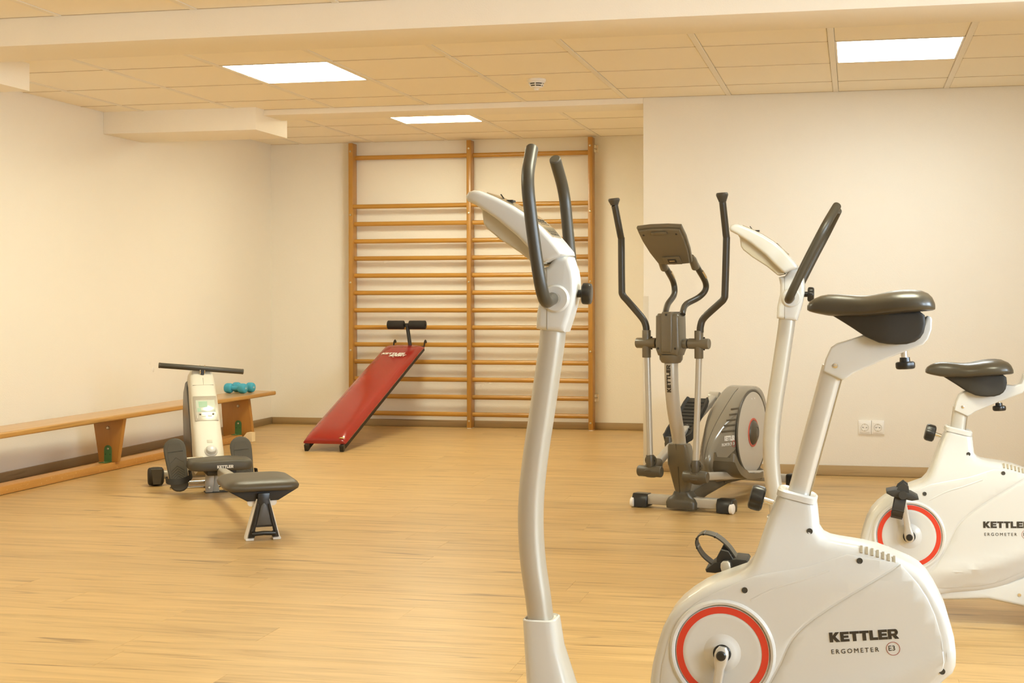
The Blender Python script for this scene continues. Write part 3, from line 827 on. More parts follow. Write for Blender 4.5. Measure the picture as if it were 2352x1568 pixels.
def make_bike(label, loc, tilt, sx, sz, bx, bz, crank_up, text_rot):
    """tilt: handlebar angle; (sx,sz) saddle shift; (bx,bz) saddle carrier shift; crank_up: camera-side pedal at the top"""
    t = thing('exercise_bike', label, 'exercise bike', loc, 0, 'white exercise bikes')
    # --- housing
    bm = new(); slab(bm, SHELL, shw, .020, 4, cell=.022, step=.012); shell = finish(bm, 'housing', WHITEP, t, ang=42)
    for s in (-1, 1):
        bm = new(); patch(bm, PANEL, shw, .0022, .022, s); finish(bm, 'side_panel', WHITEP, shell, ang=40)
        bm = new(); patch(bm, UPPER, shw, .0020, .022, s); finish(bm, 'front_panel', WHITEP, shell, ang=40)
        bm = new(); tube(bm, smooth_path([V(a, s * (shw(a, b_) + .0012), b_) for a, b_ in ((.225,.469),(.174,.449),(.113,.428),(.061,.400))], 5), .0028, 8, sec=(1, .6), up=V(0, 1, 0)); finish(bm, 'contour_rib', WHITEP, shell, ang=60)
    for (hx, hz) in ((.184, .547), (.048, .421), (.288, .491), (.455, .268)):
        yy = -shw(hx, hz) - (.0006 if hz > .52 else .0030)
        bm = new(); lathe(bm, [(.0064, 0), (.0064, .0006), (.0050, .0006), (.0045, -.003), (.0005, -.003)], (hx, yy, hz), (0, -1, 0), 16); finish(bm, 'screw_recess', HOLE, shell)
    # cooling slots on the shoulder
    for k in range(7):
        x = .2915 + k * .0112
        zt = .5200 - .18 * (x - .2915) - 1.4 * (x - .2915) ** 2
        h = shw(x, zt - .012)
        mv = Matrix.Translation((x, -(h - .0055), zt - .0058)) @ Matrix.Rotation(R(45), 4, 'X')
        bm = new(); box(bm, -.0025, .0025, -.0095, .0085, -.003, .0003, 0, 1, mv); finish(bm, 'vent_slot', mat_vent, shell)
    # crank bezel: lip, red ring, dished cover
    yf = -.0765
    bm = new(); lathe(bm, [(.1155, -.004), (.1130, .003), (.1085, .0055), (.1040, .0045), (.1015, .0005), (.0975, .0005)], (0, yf, .285), (0, -1, 0), 64, cap=False); bez = finish(bm, 'bezel', WHITEP, t)
    bm = new(); lathe(bm, [(.0987, .0012), (.0985, .0022), (.0845, .0026), (.0843, .0018)], (0, yf, .285), (0, -1, 0), 64, cap=False); finish(bm, 'red_ring', RED, bez)
    bm = new(); lathe(bm, [(.1012, -.001), (.1005, .0006), (.0860, .0012), (.0848, .0018), (.075, .0020), (.050, -.0005), (.040, .0005), (.030, .006), (.024, .0085), (.0195, .009), (.0185, .006), (.0005, .004)], (0, yf, .285), (0, -1, 0), 48); finish(bm, 'crank_cover', WHITEP, bez)
    bm = new(); lathe(bm, [(.0190, .0085), (.0175, .010), (.0150, .0098), (.0140, .004), (.0005, .004)], (0, yf, .285), (0, -1, 0), 24); finish(bm, 'axle_seal', BLACKP, bez)
    # --- cranks and pedals
    for s in (-1, 1):
        up = crank_up if s < 0 else not crank_up
        th = R(9)
        dx, dz = (-math.sin(th), math.cos(th)) if up else (-math.sin(th) * .9, -math.cos(th))
        if s > 0: dx = -.06 * (1 if up else -1)
        y0 = s * .084; y1 = s * .100
        c0 = V(0, s * .094, .285); c1 = c0 + V(dx * .150, s * .012, dz * .150)
        bm = new()
        rr = []
        for f, wx, wy in ((-.11, .008, .008), (-.06, .0135, .010), (0, .0155, .0115), (.10, .0145, .010), (.2, .0105, .008), (.9, .0085, .0065), (1.0, .0115, .008), (1.06, .0105, .008), (1.09, .006, .006)):
            c = c0 + (c1 - c0) * f; d = (c1 - c0).normalized(); a = V(0, 1, 0).cross(d).normalized(); b_ = d.cross(a)
            rr.append([c + a * wx * math.copysign(abs(math.cos(q)) ** .5, math.cos(q)) + b_ * wy * math.copysign(abs(math.sin(q)) ** .5, math.sin(q)) for q in [2 * math.pi * (k + .5) / 16 for k in range(16)]])
        loft(bm, rr); arm = finish(bm, 'crank_arm', ALU, t, ang=45)
        bm = new(); lathe(bm, [(.0105, 0), (.0105, .003), (.0080, .0055), (.0005, .006)], c0 + V(0, s * .011, 0), (0, s, 0), 20); finish(bm, 'crank_cap', BLACKP, arm)
        bm = new(); cyl(bm, c1, c1 + V(0, s * .10, 0), .0065, 12); finish(bm, 'pedal_axle', CHROME, arm)
        # pedal: platform with side webs, tilted
        pc = c1 + V(0, s * .062, 0)
        tl = R(-11) if s < 0 else R(14)
        mt = Matrix.Translation(pc) @ Matrix.Rotation(-tl, 4, 'Y')
        bm = new()
        slab(bm, [(-.049, -.006), (-.030, -.012), (.030, -.012), (.050, -.004), (.047, .003), (.025, .010), (-.025, .012), (-.050, .001)], .042, .003, 2)
        for wv in (-.036, .036): slab(bm, [(-.024, .0), (.022, .0), (.012, .030), (-.004, .038), (-.018, .022)], .004, .0015, 1, y0=wv)
        lathe(bm, [(.013, -.05), (.013, .05)], (0, 0, 0), (0, 1, 0), 16)
        bmesh.ops.transform(bm, matrix=mt, verts=bm.verts[:])
        ped = finish(bm, 'pedal', BLACKM, t)
        sgn = -1 if s < 0 else 1
        ring = [V(-.030, 0, .004), V(-.040, 0, sgn * .030), V(-.036, 0, sgn * .062), V(-.014, 0, sgn * .078), V(.010, 0, sgn * .066), V(.022, 0, sgn * .038), V(.024, 0, .004)]
        wb_ = V(0, .024, 0)
        if s < 0: ring = [V(-.004, q.x * .95, q.z) for q in ring]; wb_ = V(.017, 0, 0)
        else: ring = [V(q.x * 1.05 + q.z * -.35 + .0, 0, q.z) for q in ring]
        pts = smooth_path(ring, 5)
        bm = new()
        lo, hi = [], []
        for i, p in enumerate(pts):
            tn = (pts[min(i + 1, len(pts) - 1)] - pts[max(i - 1, 0)]).normalized(); nn = tn.cross(wb_).normalized()
            lo.append(p - nn * .0016); hi.append(p + nn * .0016)
        sec = []
        for a, b_ in zip(lo, hi):
            sec.append([mt @ (a - wb_), mt @ (a + wb_), mt @ (b_ + wb_), mt @ (b_ - wb_)])
        loft(bm, sec); finish(bm, 'pedal_strap', RUBBER if s > 0 else BLACKM, ped, ang=40)
        for i in (8, 12, 16, 20):
            q = pts[i]; tn = (pts[i + 1] - pts[i - 1]).normalized()
            bm = new(); tube(bm, [mt @ (q - wb_ * 1.04), mt @ (q + wb_ * 1.04)], .0026, 8); finish(bm, 'strap_rib', BLACKP, ped)
    # --- column, boot, base
    cl = [(-.4135,.30),(-.422,.37),(-.4335,.45),(-.4385,.53),(-.4360,.61),(-.4255,.70),(-.4130,.78),(-.4010,.86),(-.3880,.95),(-.3850,.99)]
    pts = smooth_path([V(a, 0, b_) for a, b_ in cl], 5)
    bm = new(); tube(bm, pts, .0272, 20, sec=(1.25, 1.0), up=V(1, 0, 0), power=3.0); finish(bm, 'column', SILVER, t, ang=50)
    bm = new(); loft(bm, [ring_rr(-.414, 0, .323, .031, .036), ring_rr(-.414, 0, .3265, .034, .039), ring_rr(-.414, 0, .324, .038, .043), ring_rr(-.407, 0, .26, .041, .046), ring_rr(-.391, 0, .178, .051, .054), ring_rr(-.378, 0, .10, .070, .062), ring_rr(-.368, 0, .055, .095, .068), ring_rr(-.366, 0, .035, .10, .070)]); boot = finish(bm, 'column_boot', WHITEP, t, ang=45)
    bm = new(); slab(bm, [(-.40,.035),(-.10,.045),(-.05,.09),(-.08,.135),(-.20,.125),(-.40,.11)], .052, .012, 3); finish(bm, 'base_frame', WHITEP, t)
    bm = new(); slab(bm, [(.06,.085),(.10,.078),(.245,.088),(.355,.068),(.43,.048),(.475,.052),(.482,.10),(.474,.215),(.42,.20),(.36,.165),(.30,.14),(.20,.12),(.06,.115)], .047, .010, 3); rb = finish(bm, 'rear_base', WHITEP, t)
    bm = new(); lathe(bm, [(.006, 0), (.005, .002), (.003, .002), (.0028, .0005), (.0005, .0005)], (.338, -.047, .106), (0, -1, 0), 14); finish(bm, 'screw', CHROME, rb)
    for x in (-.40, .445):
        bm = new(); tube(bm, [(x, -.24, .033), (x, 0, .033), (x, .24, .033)], .024, 16, power=3.5); st = finish(bm, 'stabiliser', SILVER, t)
        for s in (-1, 1):
            bm = new(); box(bm, x - .028, x + .028, min(s * .22, s * .285), max(s * .22, s * .285), .0005, .062, .010, 3); finish(bm, 'end_cap', BLACKM, st)
    # --- head: neck cover, console
    bm = new(); slab(bm, [(-.418,.977),(-.391,.971),(-.353,.969),(-.341,1.005),(-.334,1.029),(-.328,1.060),(-.328,1.085),(-.331,1.105),(-.342,1.137),(-.373,1.139),(-.391,1.115),(-.411,1.111),(-.406,1.085),(-.407,1.055),(-.416,1.014)], .041, .012, 4, step=.012); nk = finish(bm, 'neck_cover', WHITEP, t, ang=45)
    bm = new(); slab(bm, [(-.3922,.975),(-.3908,.975),(-.3908,1.112),(-.3922,1.112)], .0414, 0); finish(bm, 'seam', SEAM, nk)
    for s in (-1, 1):
        bm = new(); lathe(bm, [(.032, -.006), (.031, .004), (.027, .008), (.016, .008)], (-.371, s * .040, 1.044), (0, s, 0), 32); finish(bm, 'pivot_boss', WHITEP, nk)
    bm = new(); slab(bm, [(-.568,1.272),(-.563,1.281),(-.55,1.286),(-.536,1.284),(-.50,1.269),(-.459,1.248),(-.425,1.226),(-.396,1.201),(-.372,1.174),(-.352,1.150),(-.350,1.142),(-.356,1.137),(-.372,1.132),(-.388,1.124),(-.398,1.128),(-.412,1.141),(-.451,1.182),(-.5,1.222),(-.545,1.252),(-.565,1.262)], .083, .010, 4, step=.015); con = finish(bm, 'console', WHITEP, t, ang=45)
    bm = new(); slab(bm, [(-.546,1.258),(-.536,1.240),(-.532,1.212),(-.524,1.200),(-.494,1.176),(-.448,1.146),(-.413,1.117),(-.392,1.122),(-.395,1.150),(-.44,1.200),(-.5,1.248)], .062, .005, 3); finish(bm, 'console_underside', CREAMP, con, ang=45)
    dp = [V(-.528, 0, 1.2815), V(-.50, 0, 1.2697), V(-.459, 0, 1.2487), V(-.425, 0, 1.2267), V(-.397, 0, 1.2027), V(-.378, 0, 1.182)]
    bm = new()
    sec = []
    for i, p in enumerate(dp):
        wv = .062 if 0 < i < len(dp) - 1 else .050
        sec.append([V(p.x, -wv, p.z - .002), V(p.x, wv, p.z - .002), V(p.x + .001, wv - .002, p.z + .0012), V(p.x + .001, -wv + .002, p.z + .0012)])
    loft(bm, sec); ds = finish(bm, 'display', DISPLAY, con)
    bm = new()
    for i in range(7):
        f = i / 6; x = -.418 + f * .034; z = 1.2225 - f * .033
        mk = Matrix.Translation((x, 0, z - .0002)) @ Matrix.Rotation(math.atan2(.033, .034), 4, 'Y')
        for yy in (-.040, -.018, .004, .026): box(bm, 0, .004, yy, yy + .014, -.001, .0016, 0, 1, mk)
    finish(bm, 'print', INK, ds)
    bm = new(); box(bm, -.502, -.475, -.012, .012, 1.262, 1.2675, .001, 1, ); tube(bm, [(-.497, 0, 1.267), (-.507, 0, 1.281)], .0016, 6); finish(bm, 'rest_clip', BLACKP, con)
    # --- handlebar
    piv = V(-.371, 0, 1.044)
    mt = Matrix.Translation(piv) @ Matrix.Rotation(tilt, 4, 'Y')
    bm = new(); cyl(bm, mt @ V(0, -.085, 0), mt @ V(0, .085, 0), .0125, 18); hb = finish(bm, 'handlebar', CHROME, t)
    for s in (-1, 1):
        pts = fillet([V(0, s * .080, 0), V(0, s * .172, -.012), V(-.002, s * .190, .120), V(0, s * .198, .256), V(.002, s * .122, .326)], [.080, .08, .045], 8)
        bm = new(); tube(bm, [mt @ p for p in pts], .0140, 18, up=V(1, 0, 0))
        g = finish(bm, 'grip', GRIP, hb, ang=50)
        e = pts[-1]; d = (pts[-1] - pts[-2]).normalized()
        bm = new(); lathe(bm, [(.0138, -.001), (.0135, .003), (.0115, .005), (.0005, .0055)], mt @ e, (mt.to_3x3() @ d), 18); finish(bm, 'grip_cap', RUBBER, g)
    bm = new(); cyl(bm, (-.332, 0, 1.055), (-.318, 0, 1.055), .009, 14); knob(bm, (-.319, 0, 1.055), (1, 0, -.03), .0255, .021, 6); finish(bm, 'clamp_knob', BLACKP, t)
    # --- seat post with collar
    ax = V(.075, 0, .257).normalized()
    b0 = V(.150, 0, .590); b1 = V(.232 + bx, 0, .895 + bz)
    bm = new(); tube(bm, [b0, b0.lerp(b1, .5), b1], .0225, 20, sec=(1.0, 1.02), up=V(1, 0, 0), power=3.2); sp = finish(bm, 'seat_post', ALU, t, ang=50)
    n_ = V(ax.z, 0, -ax.x)
    bm = new(); q0 = b0.lerp(b1, .1) + n_ * .0224; q1 = b1 + n_ * .0224
    tube(bm, [q0, q1], .004, 8, sec=(.3, 1), up=n_); finish(bm, 'scale_strip', mat('post_slot', (.30, .22, .12), .3), sp)
    bm = new()
    mt2 = Matrix.Translation((.157, 0, .620)) @ Matrix.Rotation(R(13), 4, 'Y')
    outer = ring_rr(0, 0, -.010, .0435, .046, 28, 5); outer2 = ring_rr(0, 0, .002, .0435, .046, 28, 5); in2 = ring_rr(0, 0, .006, .039, .041, 28, 4.5); in1 = ring_rr(0, 0, .003, .027, .026, 28, 3.0); in0 = ring_rr(0, 0, -.012, .026, .025, 28, 3.0)
    loft(bm, [[mt2 @ V(*p) for p in r_] for r_ in (outer, outer2, in2, in1, in0)], cap=False); finish(bm, 'collar', WHITEP, t)
    bm = new(); cyl(bm, (.104, 0, .598), (.078, 0, .606), .006, 12); finish(bm, 'knob_stem', CHROME, t)
    bm = new(); knob(bm, (.084, 0, .604), (-1, 0, .26), .0285, .031, 6); finish(bm, 'height_knob', BLACKP, t)
    # --- saddle carrier
    CA = [(0,0),(.006,.026),(.017,.050),(.030,.059),(.047,.064),(.100,.082),(.135,.084),(.185,.080),(.205,.088),(.2115,.104),(.2145,.116),(.219,.119),(.225,.117),(.2275,.112),(.2265,.090),(.219,.070),(.209,.058),(.13,.026),(.090,.008),(.064,-.004),(.052,-.013),(.042,-.019)]
    bm = new(); slab(bm, [(.211 + bx + a, .887 + bz + b_) for a, b_ in CA], .029, .0042, 3, step=.012); ca = finish(bm, 'saddle_carrier', WHITEP, t, ang=45)
    for yy in (-.029,):
        bm = new(); lathe(bm, [(.0058, 0), (.005, .002), (.002, .003), (.0005, .003)], (.238 + bx, yy, .899 + bz), (0, -1, 0), 14); finish(bm, 'bolt_head', CHROME, ca)
    kx, kz = .383 + sx * .6 + bx * .4, .925 + sz * .5 + bz * .5
    bm = new(); cyl(bm, (kx - .002, 0, kz + .010), (kx, 0, kz - .012), .007, 12); finish(bm, 'knob_stem', CHROME, ca)
    bm = new(); lathe(bm, [(.0105, 0), (.0115, .010)], (kx, 0, kz - .008), (.06, 0, -1), 16); knob(bm, (kx + .0008, 0, kz - .017), (.06, 0, -1), .0215, .016, 6); finish(bm, 'clamp_knob', BLACKP, ca)
    # --- saddle
    S = [(.178,.010,1.028,1.018),(.183,.020,1.036,1.015),(.193,.027,1.043,1.012),(.207,.032,1.049,1.009),(.223,.036,1.052,1.006),(.245,.040,1.0522,1.004),(.266,.046,1.051,1.003),(.288,.057,1.0495,1.003),(.305,.068,1.050,1.0035),(.320,.078,1.0525,1.005),(.337,.089,1.056,1.007),(.355,.097,1.060,1.009),(.376,.103,1.0625,1.011),(.396,.104,1.063,1.013),(.415,.101,1.061,1.015),(.430,.092,1.055,1.016),(.438,.080,1.047,1.017),(.443,.066,1.036,1.019)]
    bm = new(); rr = []
    for (x, wv, zt, zb) in S:
        ring = []
        zm = zb + (zt - zb) * .30
        for k in range(28):
            a = 2 * math.pi * k / 28
            c, s_ = math.cos(a), math.sin(a)
            yy = wv * math.copysign(abs(c) ** .75, c)
            if s_ >= 0:
                zz = zm + (zt - zm) * s_ ** .75
                g = math.exp(-(yy / .018) ** 2) * .010 * sstep((x - .30) / .05) * s_
                zz -= g
            else: zz = zm + (zm - zb) * s_ * abs(s_) ** -.4
            ring.append((x + sx, yy, zz + sz))
        rr.append(ring)
    loft(bm, rr); sd = finish(bm, 'saddle', LEATHER, t, ang=70)
    bm = new(); slab(bm, [(a + sx, b_ + sz) for a, b_ in [(.229,1.008),(.252,.994),(.274,.980),(.301,.962),(.328,.950),(.345,.947),(.363,.946),(.385,.947),(.402,.952),(.413,.960),(.420,.971),(.424,.990),(.422,1.008),(.412,1.016),(.33,1.015),(.25,1.013),(.236,1.012)]], lambda a, b_: .020 + .042 * sstep((a - sx - .225) / .12), .006, 3, cell=.02, step=.01); finish(bm, 'saddle_shell', BLACKM, sd, ang=50)
    # --- lettering on the camera side
    yt = -(.0752 + .0024)
    def tm(x, z, rot):
        c, s_ = math.cos(rot), math.sin(rot)
        return Matrix(((c, -s_, 0, x), (0, 0, -1, yt), (s_, c, 0, z), (0, 0, 0, 1)))
    bm = new(); block_text(bm, 'KETTLER', .0205, tm(.2265, .3185, text_rot), width=.142); finish(bm, 'lettering', INK, shell)
    k = math.sin(text_rot)
    me = font_mesh('ERGOMETER', .0135, tm(.2290, .2940, text_rot), 1.42); o = link('lettering', me, INK, shell)
    cx_, cz_ = .356, .2985 + .128 * k
    bm = new(); lathe(bm, [(.0141, 0), (.0141, .0005), (.0132, .0005), (.0132, 0)], (cx_, yt, cz_), (0, -1, 0), 40, cap=False); finish(bm, 'emblem_ring', mat('emblem_red', (.35, .05, .03), .5), shell)
    me = font_mesh('E3', .0150, tm(cx_ - .0098, cz_ - .0050, text_rot), 1.05); link('lettering', me, INK, shell)
    return t

make_bike('white exercise bike in the foreground with a high raised saddle', (-.278, 3.009 + .075, 0), R(-6.6), 0, 0, 0, 0, False, R(6.0))
make_bike('white exercise bike farther back with a low saddle, nearest the sockets', (.169, 4.593 + .075, 0), R(26.6), -.123, -.216, -.069, -.204, True, R(1.6))

# ---- photograph pixel -> local point of a standing thing, on its plane y_local = d (depth comes from where the thing stands)
def px_ray(u, v):
    x, y = u - 1176, v - 784
    x, y = x - ROLL * y, y + ROLL * x
    a = (x + 1176 - PCX) / PXF; b_ = -(y + 784 - YH) / PXF
    c, s = math.cos(YAW), math.sin(YAW)
    return V(c * a - s, s * a + c, b_)
class Local:
    def __init__(s, org, rz):
        s.o = V(org[0], org[1], 0); s.ex = V(math.cos(rz), math.sin(rz), 0); s.ey = V(-math.sin(rz), math.cos(rz), 0)
    def _hit(s, u, v, p, n):
        d = px_ray(u, v); o = V(0, 0, CAM_H)
        q = o + d * ((p - o).dot(n) / d.dot(n)) - s.o
        return V(q.dot(s.ex), q.dot(s.ey), q.z)
    def y(s, u, v, d): return s._hit(u, v, s.o + s.ey * d, s.ey)
    def x(s, u, v, d): return s._hit(u, v, s.o + s.ex * d, s.ex)

# ================================================================ ELLIPTICAL CROSS TRAINER
EO = (-.814, 6.896, 0); ERZ = R(-16.245)
t = thing('cross_trainer', 'taupe grey elliptical cross trainer with tall swinging handles', 'cross trainer', EO, ERZ)
LE = Local(EO, ERZ)
q_ = lambda x, y: (1380 + x / 3.921, 420 + y / 3.921)
r_ = lambda x, y: (1380 + x / 3.563, 780 + y / 3.563)
# feet
bm = new(); box(bm, -.20, .20, -.055, -.005, .018, .066, .006, 2); st = finish(bm, 'front_stabiliser', SILVER, t)
for s in (-1, 1):
    bm = new(); slab(bm, [(-.070, .004), (.004, .004), (.010, .03), (.006, .060), (-.01, .070), (-.055, .070), (-.070, .045)], .042, .008, 3, axis='x', y0=s * .225); cap = finish(bm, 'end_cap', BLACKP, st)
    bm = new(); lathe(bm, [(.021, 0), (.025, .003), (.025, .017), (.021, .020)], (s * .262 - .010, -.058, .0255), (1, 0, 0), 24); finish(bm, 'transport_wheel', INKW, st)
bm = new(); box(bm, -.19, .19, .995, 1.045, .022, .066, .006, 2); st = finish(bm, 'rear_stabiliser', SILVER, t)
for s in (-1, 1):
    bm = new(); box(bm, s * .20 - .028, s * .20 + .028, .985, 1.055, .0005, .072, .010, 3); finish(bm, 'end_cap', BLACKP, st)
# hub and main frame
bm = new(); loft(bm, [ring_rr(0, -.03, .012, .080, .055), ring_rr(0, -.03, .040, .082, .057), ring_rr(0, -.028, .060, .072, .052), ring_rr(-.004, -.02, .074, .050, .046), ring_rr(-.006, -.02, .092, .040, .042)]); finish(bm, 'foot_hub', TAUPED, t, ang=50)
bm = new(); slab(bm, [(-.02, .03), (.06, .022), (.20, .045), (.50, .072), (.80, .060), (1.04, .030), (1.06, .07), (.95, .115), (.60, .135), (.20, .12), (.05, .10), (-.02, .08)], .036, .010, 3, axis='x'); fr = finish(bm, 'main_frame', TAUPED, t, ang=45)
for (yy, zz) in ((.10, .045), (.42, .085), (.80, .085)):
    bm = new(); lathe(bm, [(.007, 0), (.006, .0006), (.0005, .0006)], (.036, yy, zz), (1, 0, 0), 12); finish(bm, 'screw_recess', BLACKM, fr)
# column and shroud
CX = -.008
bm = new(); loft(bm, [ring_rr(CX, -.022, .080, .030, .036, p=3.2), ring_rr(CX, -.025, .12, .040, .042, p=3.4), ring_rr(CX, -.03, .215, .062, .052, p=4), ring_rr(CX, -.04, .225, .062, .052, p=4), ring_rr(CX, -.06, .315, .054, .047, p=4), ring_rr(CX, -.065, .328, .048, .042, p=4), ring_rr(CX, -.066, .330, .040, .036, p=3)]); sh = finish(bm, 'column_shroud', TAUPE, t, ang=45)
bm = new(); tube(bm, [(CX, -.110, .332), (CX, -.0845, .225), (CX, -.062, .085)], .0022, 6, sec=(.5, 1)); finish(bm, 'seam', TAUPED, sh)
cpts = smooth_path([V(CX, -.062, .30), V(CX, -.075, .36), V(CX, -.108, .44), V(CX, -.138, .52), V(CX, -.155, .60), V(CX, -.162, .68), V(CX, -.163, .76)], 5)
bm = new(); tube(bm, cpts, .0350, 24, sec=(1.0, .95), up=V(1, 0, 0)); co = finish(bm, 'column', SILVER, t, ang=60)
bm = new()
nrm = V(-.02, -1, 0).normalized()
mtx = Matrix(((0, 0, nrm.x, CX - .006), (0, 0, nrm.y, -.0), (1, 0, 0, .0), (0, 0, 0, 1)))
tmp = new(); block_text(tmp, 'KETTLER', .021, Matrix.Identity(4), width=.133, t=.0008)
for v in tmp.verts:
    # text runs up the column and wraps on its front
    z = .587 + v.co.x; off = -(v.co.y - .0105)
    yy = None
    for a, b_ in zip(cpts, cpts[1:]):
        if a.z <= z <= b_.z: yy = a.y + (b_.y - a.y) * (z - a.z) / (b_.z - a.z)
    th = -off / .035
    v.co = V(CX - math.sin(th) * (.0352 + v.co.z), yy - math.cos(th) * (.0367 + v.co.z), z)
finish(tmp, 'lettering', INK, co); bm.free()
# head block
bm = new(); slab(bm, [(-.070, .795), (-.069, .955), (-.058, .968), (.042, .968), (.053, .955), (.057, .795), (.045, .765), (-.058, .765)], .052, .018, 4, y0=-.168, step=.015); hd = finish(bm, 'head_block', TAUPE, t, ang=45)
bm = new(); slab(bm, [(-.036, .80), (-.036, .962), (-.030, .9755), (.018, .9755), (.024, .962), (.024, .80), (.016, .78), (-.028, .78)], .060, .010, 3, y0=-.168); finish(bm, 'front_rib', TAUPE, hd, ang=45)
bm = new(); lathe(bm, [(.058, .768), (.056, .745), (.046, .730), (.036, .727)], (CX, -.164, 0), (0, 0, 1), 28, cap=False); finish(bm, 'lower_collar', TAUPE, hd)
for (xx, zz, yy) in ((-.006, .962, -.229), (-.052, .80, -.221), (.038, .80, -.221)):
    bm = new(); lathe(bm, [(.0058, 0), (.005, .0012), (.0005, .0012)], (xx, yy, zz), (0, -1, 0), 12); finish(bm, 'screw', BLACKM, hd)
# pivot shaft, swinging arms
AY, AZ = -.165, .823
bm = new(); cyl(bm, (-.19, AY, AZ), (.175, AY, AZ), .0205, 20); shaft = finish(bm, 'pivot_shaft', BLACKM, t)
for s in (-1, 1):
    ac = -.138 if s < 0 else .137
    bm = new(); lathe(bm, [(.0235, -.052), (.0255, -.050), (.0255, .050), (.0235, .053), (.0005, .053)], (ac, AY, AZ), (s, 0, 0), 24); finish(bm, 'pivot_sleeve', TAUPE, shaft)
    bm = new(); cyl(bm, (ac - s * .086, AY, AZ), (ac - s * .058, AY, AZ), .0245, 24, .002); finish(bm, 'shaft_collar', TAUPE, shaft)
    # vertical sleeve of the arm
    bm = new(); cyl(bm, (ac, AY, .752), (ac, AY, .886), .0215, 20, .002)
    lathe(bm, [(.034, 0), (.034, .010), (.031, .014), (.0005, .014)], (ac - s * .0, AY + .010, AZ + .002), (0, 1, 0), 24)
    slv = finish(bm, 'arm_bracket', TAUPE, t, ang=45)
    for dz in (.028, -.028):
        bm = new(); lathe(bm, [(.0045, 0), (.004, .002), (.0005, .002)], (ac + .024, AY + .008, AZ + dz), (0, -1, 0), 10); finish(bm, 'screw', BLACKM, slv)
if True:
    L_ = [((410, 1345), -.165), ((405, 1285), -.165), ((372, 1215), -.168), ((245, 1065), -.170), ((196, 1005), -.172), ((188, 930), -.175), ((184, 520), -.185), ((178, 480), -.190), ((130, 230), -.225), ((122, 200), -.23)]
    R_ = [((894, 1345), -.165), ((898, 1285), -.165), ((930, 1212), -.160), ((1062, 1090), -.160), ((1108, 1040), -.160), ((1118, 960), -.160), ((1131, 520), -.165), ((1128, 470), -.168), ((1098, 190), -.20), ((1096, 170), -.20)]
    for nm, pl, endp in (('l', L_, ((106, 140), -.236)), ('r', R_, ((1081, 88), -.208))):
        pts = [LE.y(*q_(*p), d) for p, d in pl]
        pts = smooth_path(pts, 4)
        bm = new(); tube(bm, pts, .0170, 16, up=V(0, 1, 0)); arm = finish(bm, 'swing_arm', GRIP, t, ang=60)
        e0 = pts[-2]; e1 = LE.y(*q_(*endp[0]), endp[1])
        d = ((e1 - e0).normalized() * .35 + V(0, 0, .65)).normalized(); ln = (e1 - e0).length
        bm = new(); lathe(bm, [(.0185, 0), (.0195, ln * .12), (.0265, ln * .55), (.0288, ln * .74), (.0280, ln * .90), (.0245, ln), (.0005, ln * 1.02)], e0, d, 24); finish(bm, 'end_knob', RUBBER, arm, ang=50)
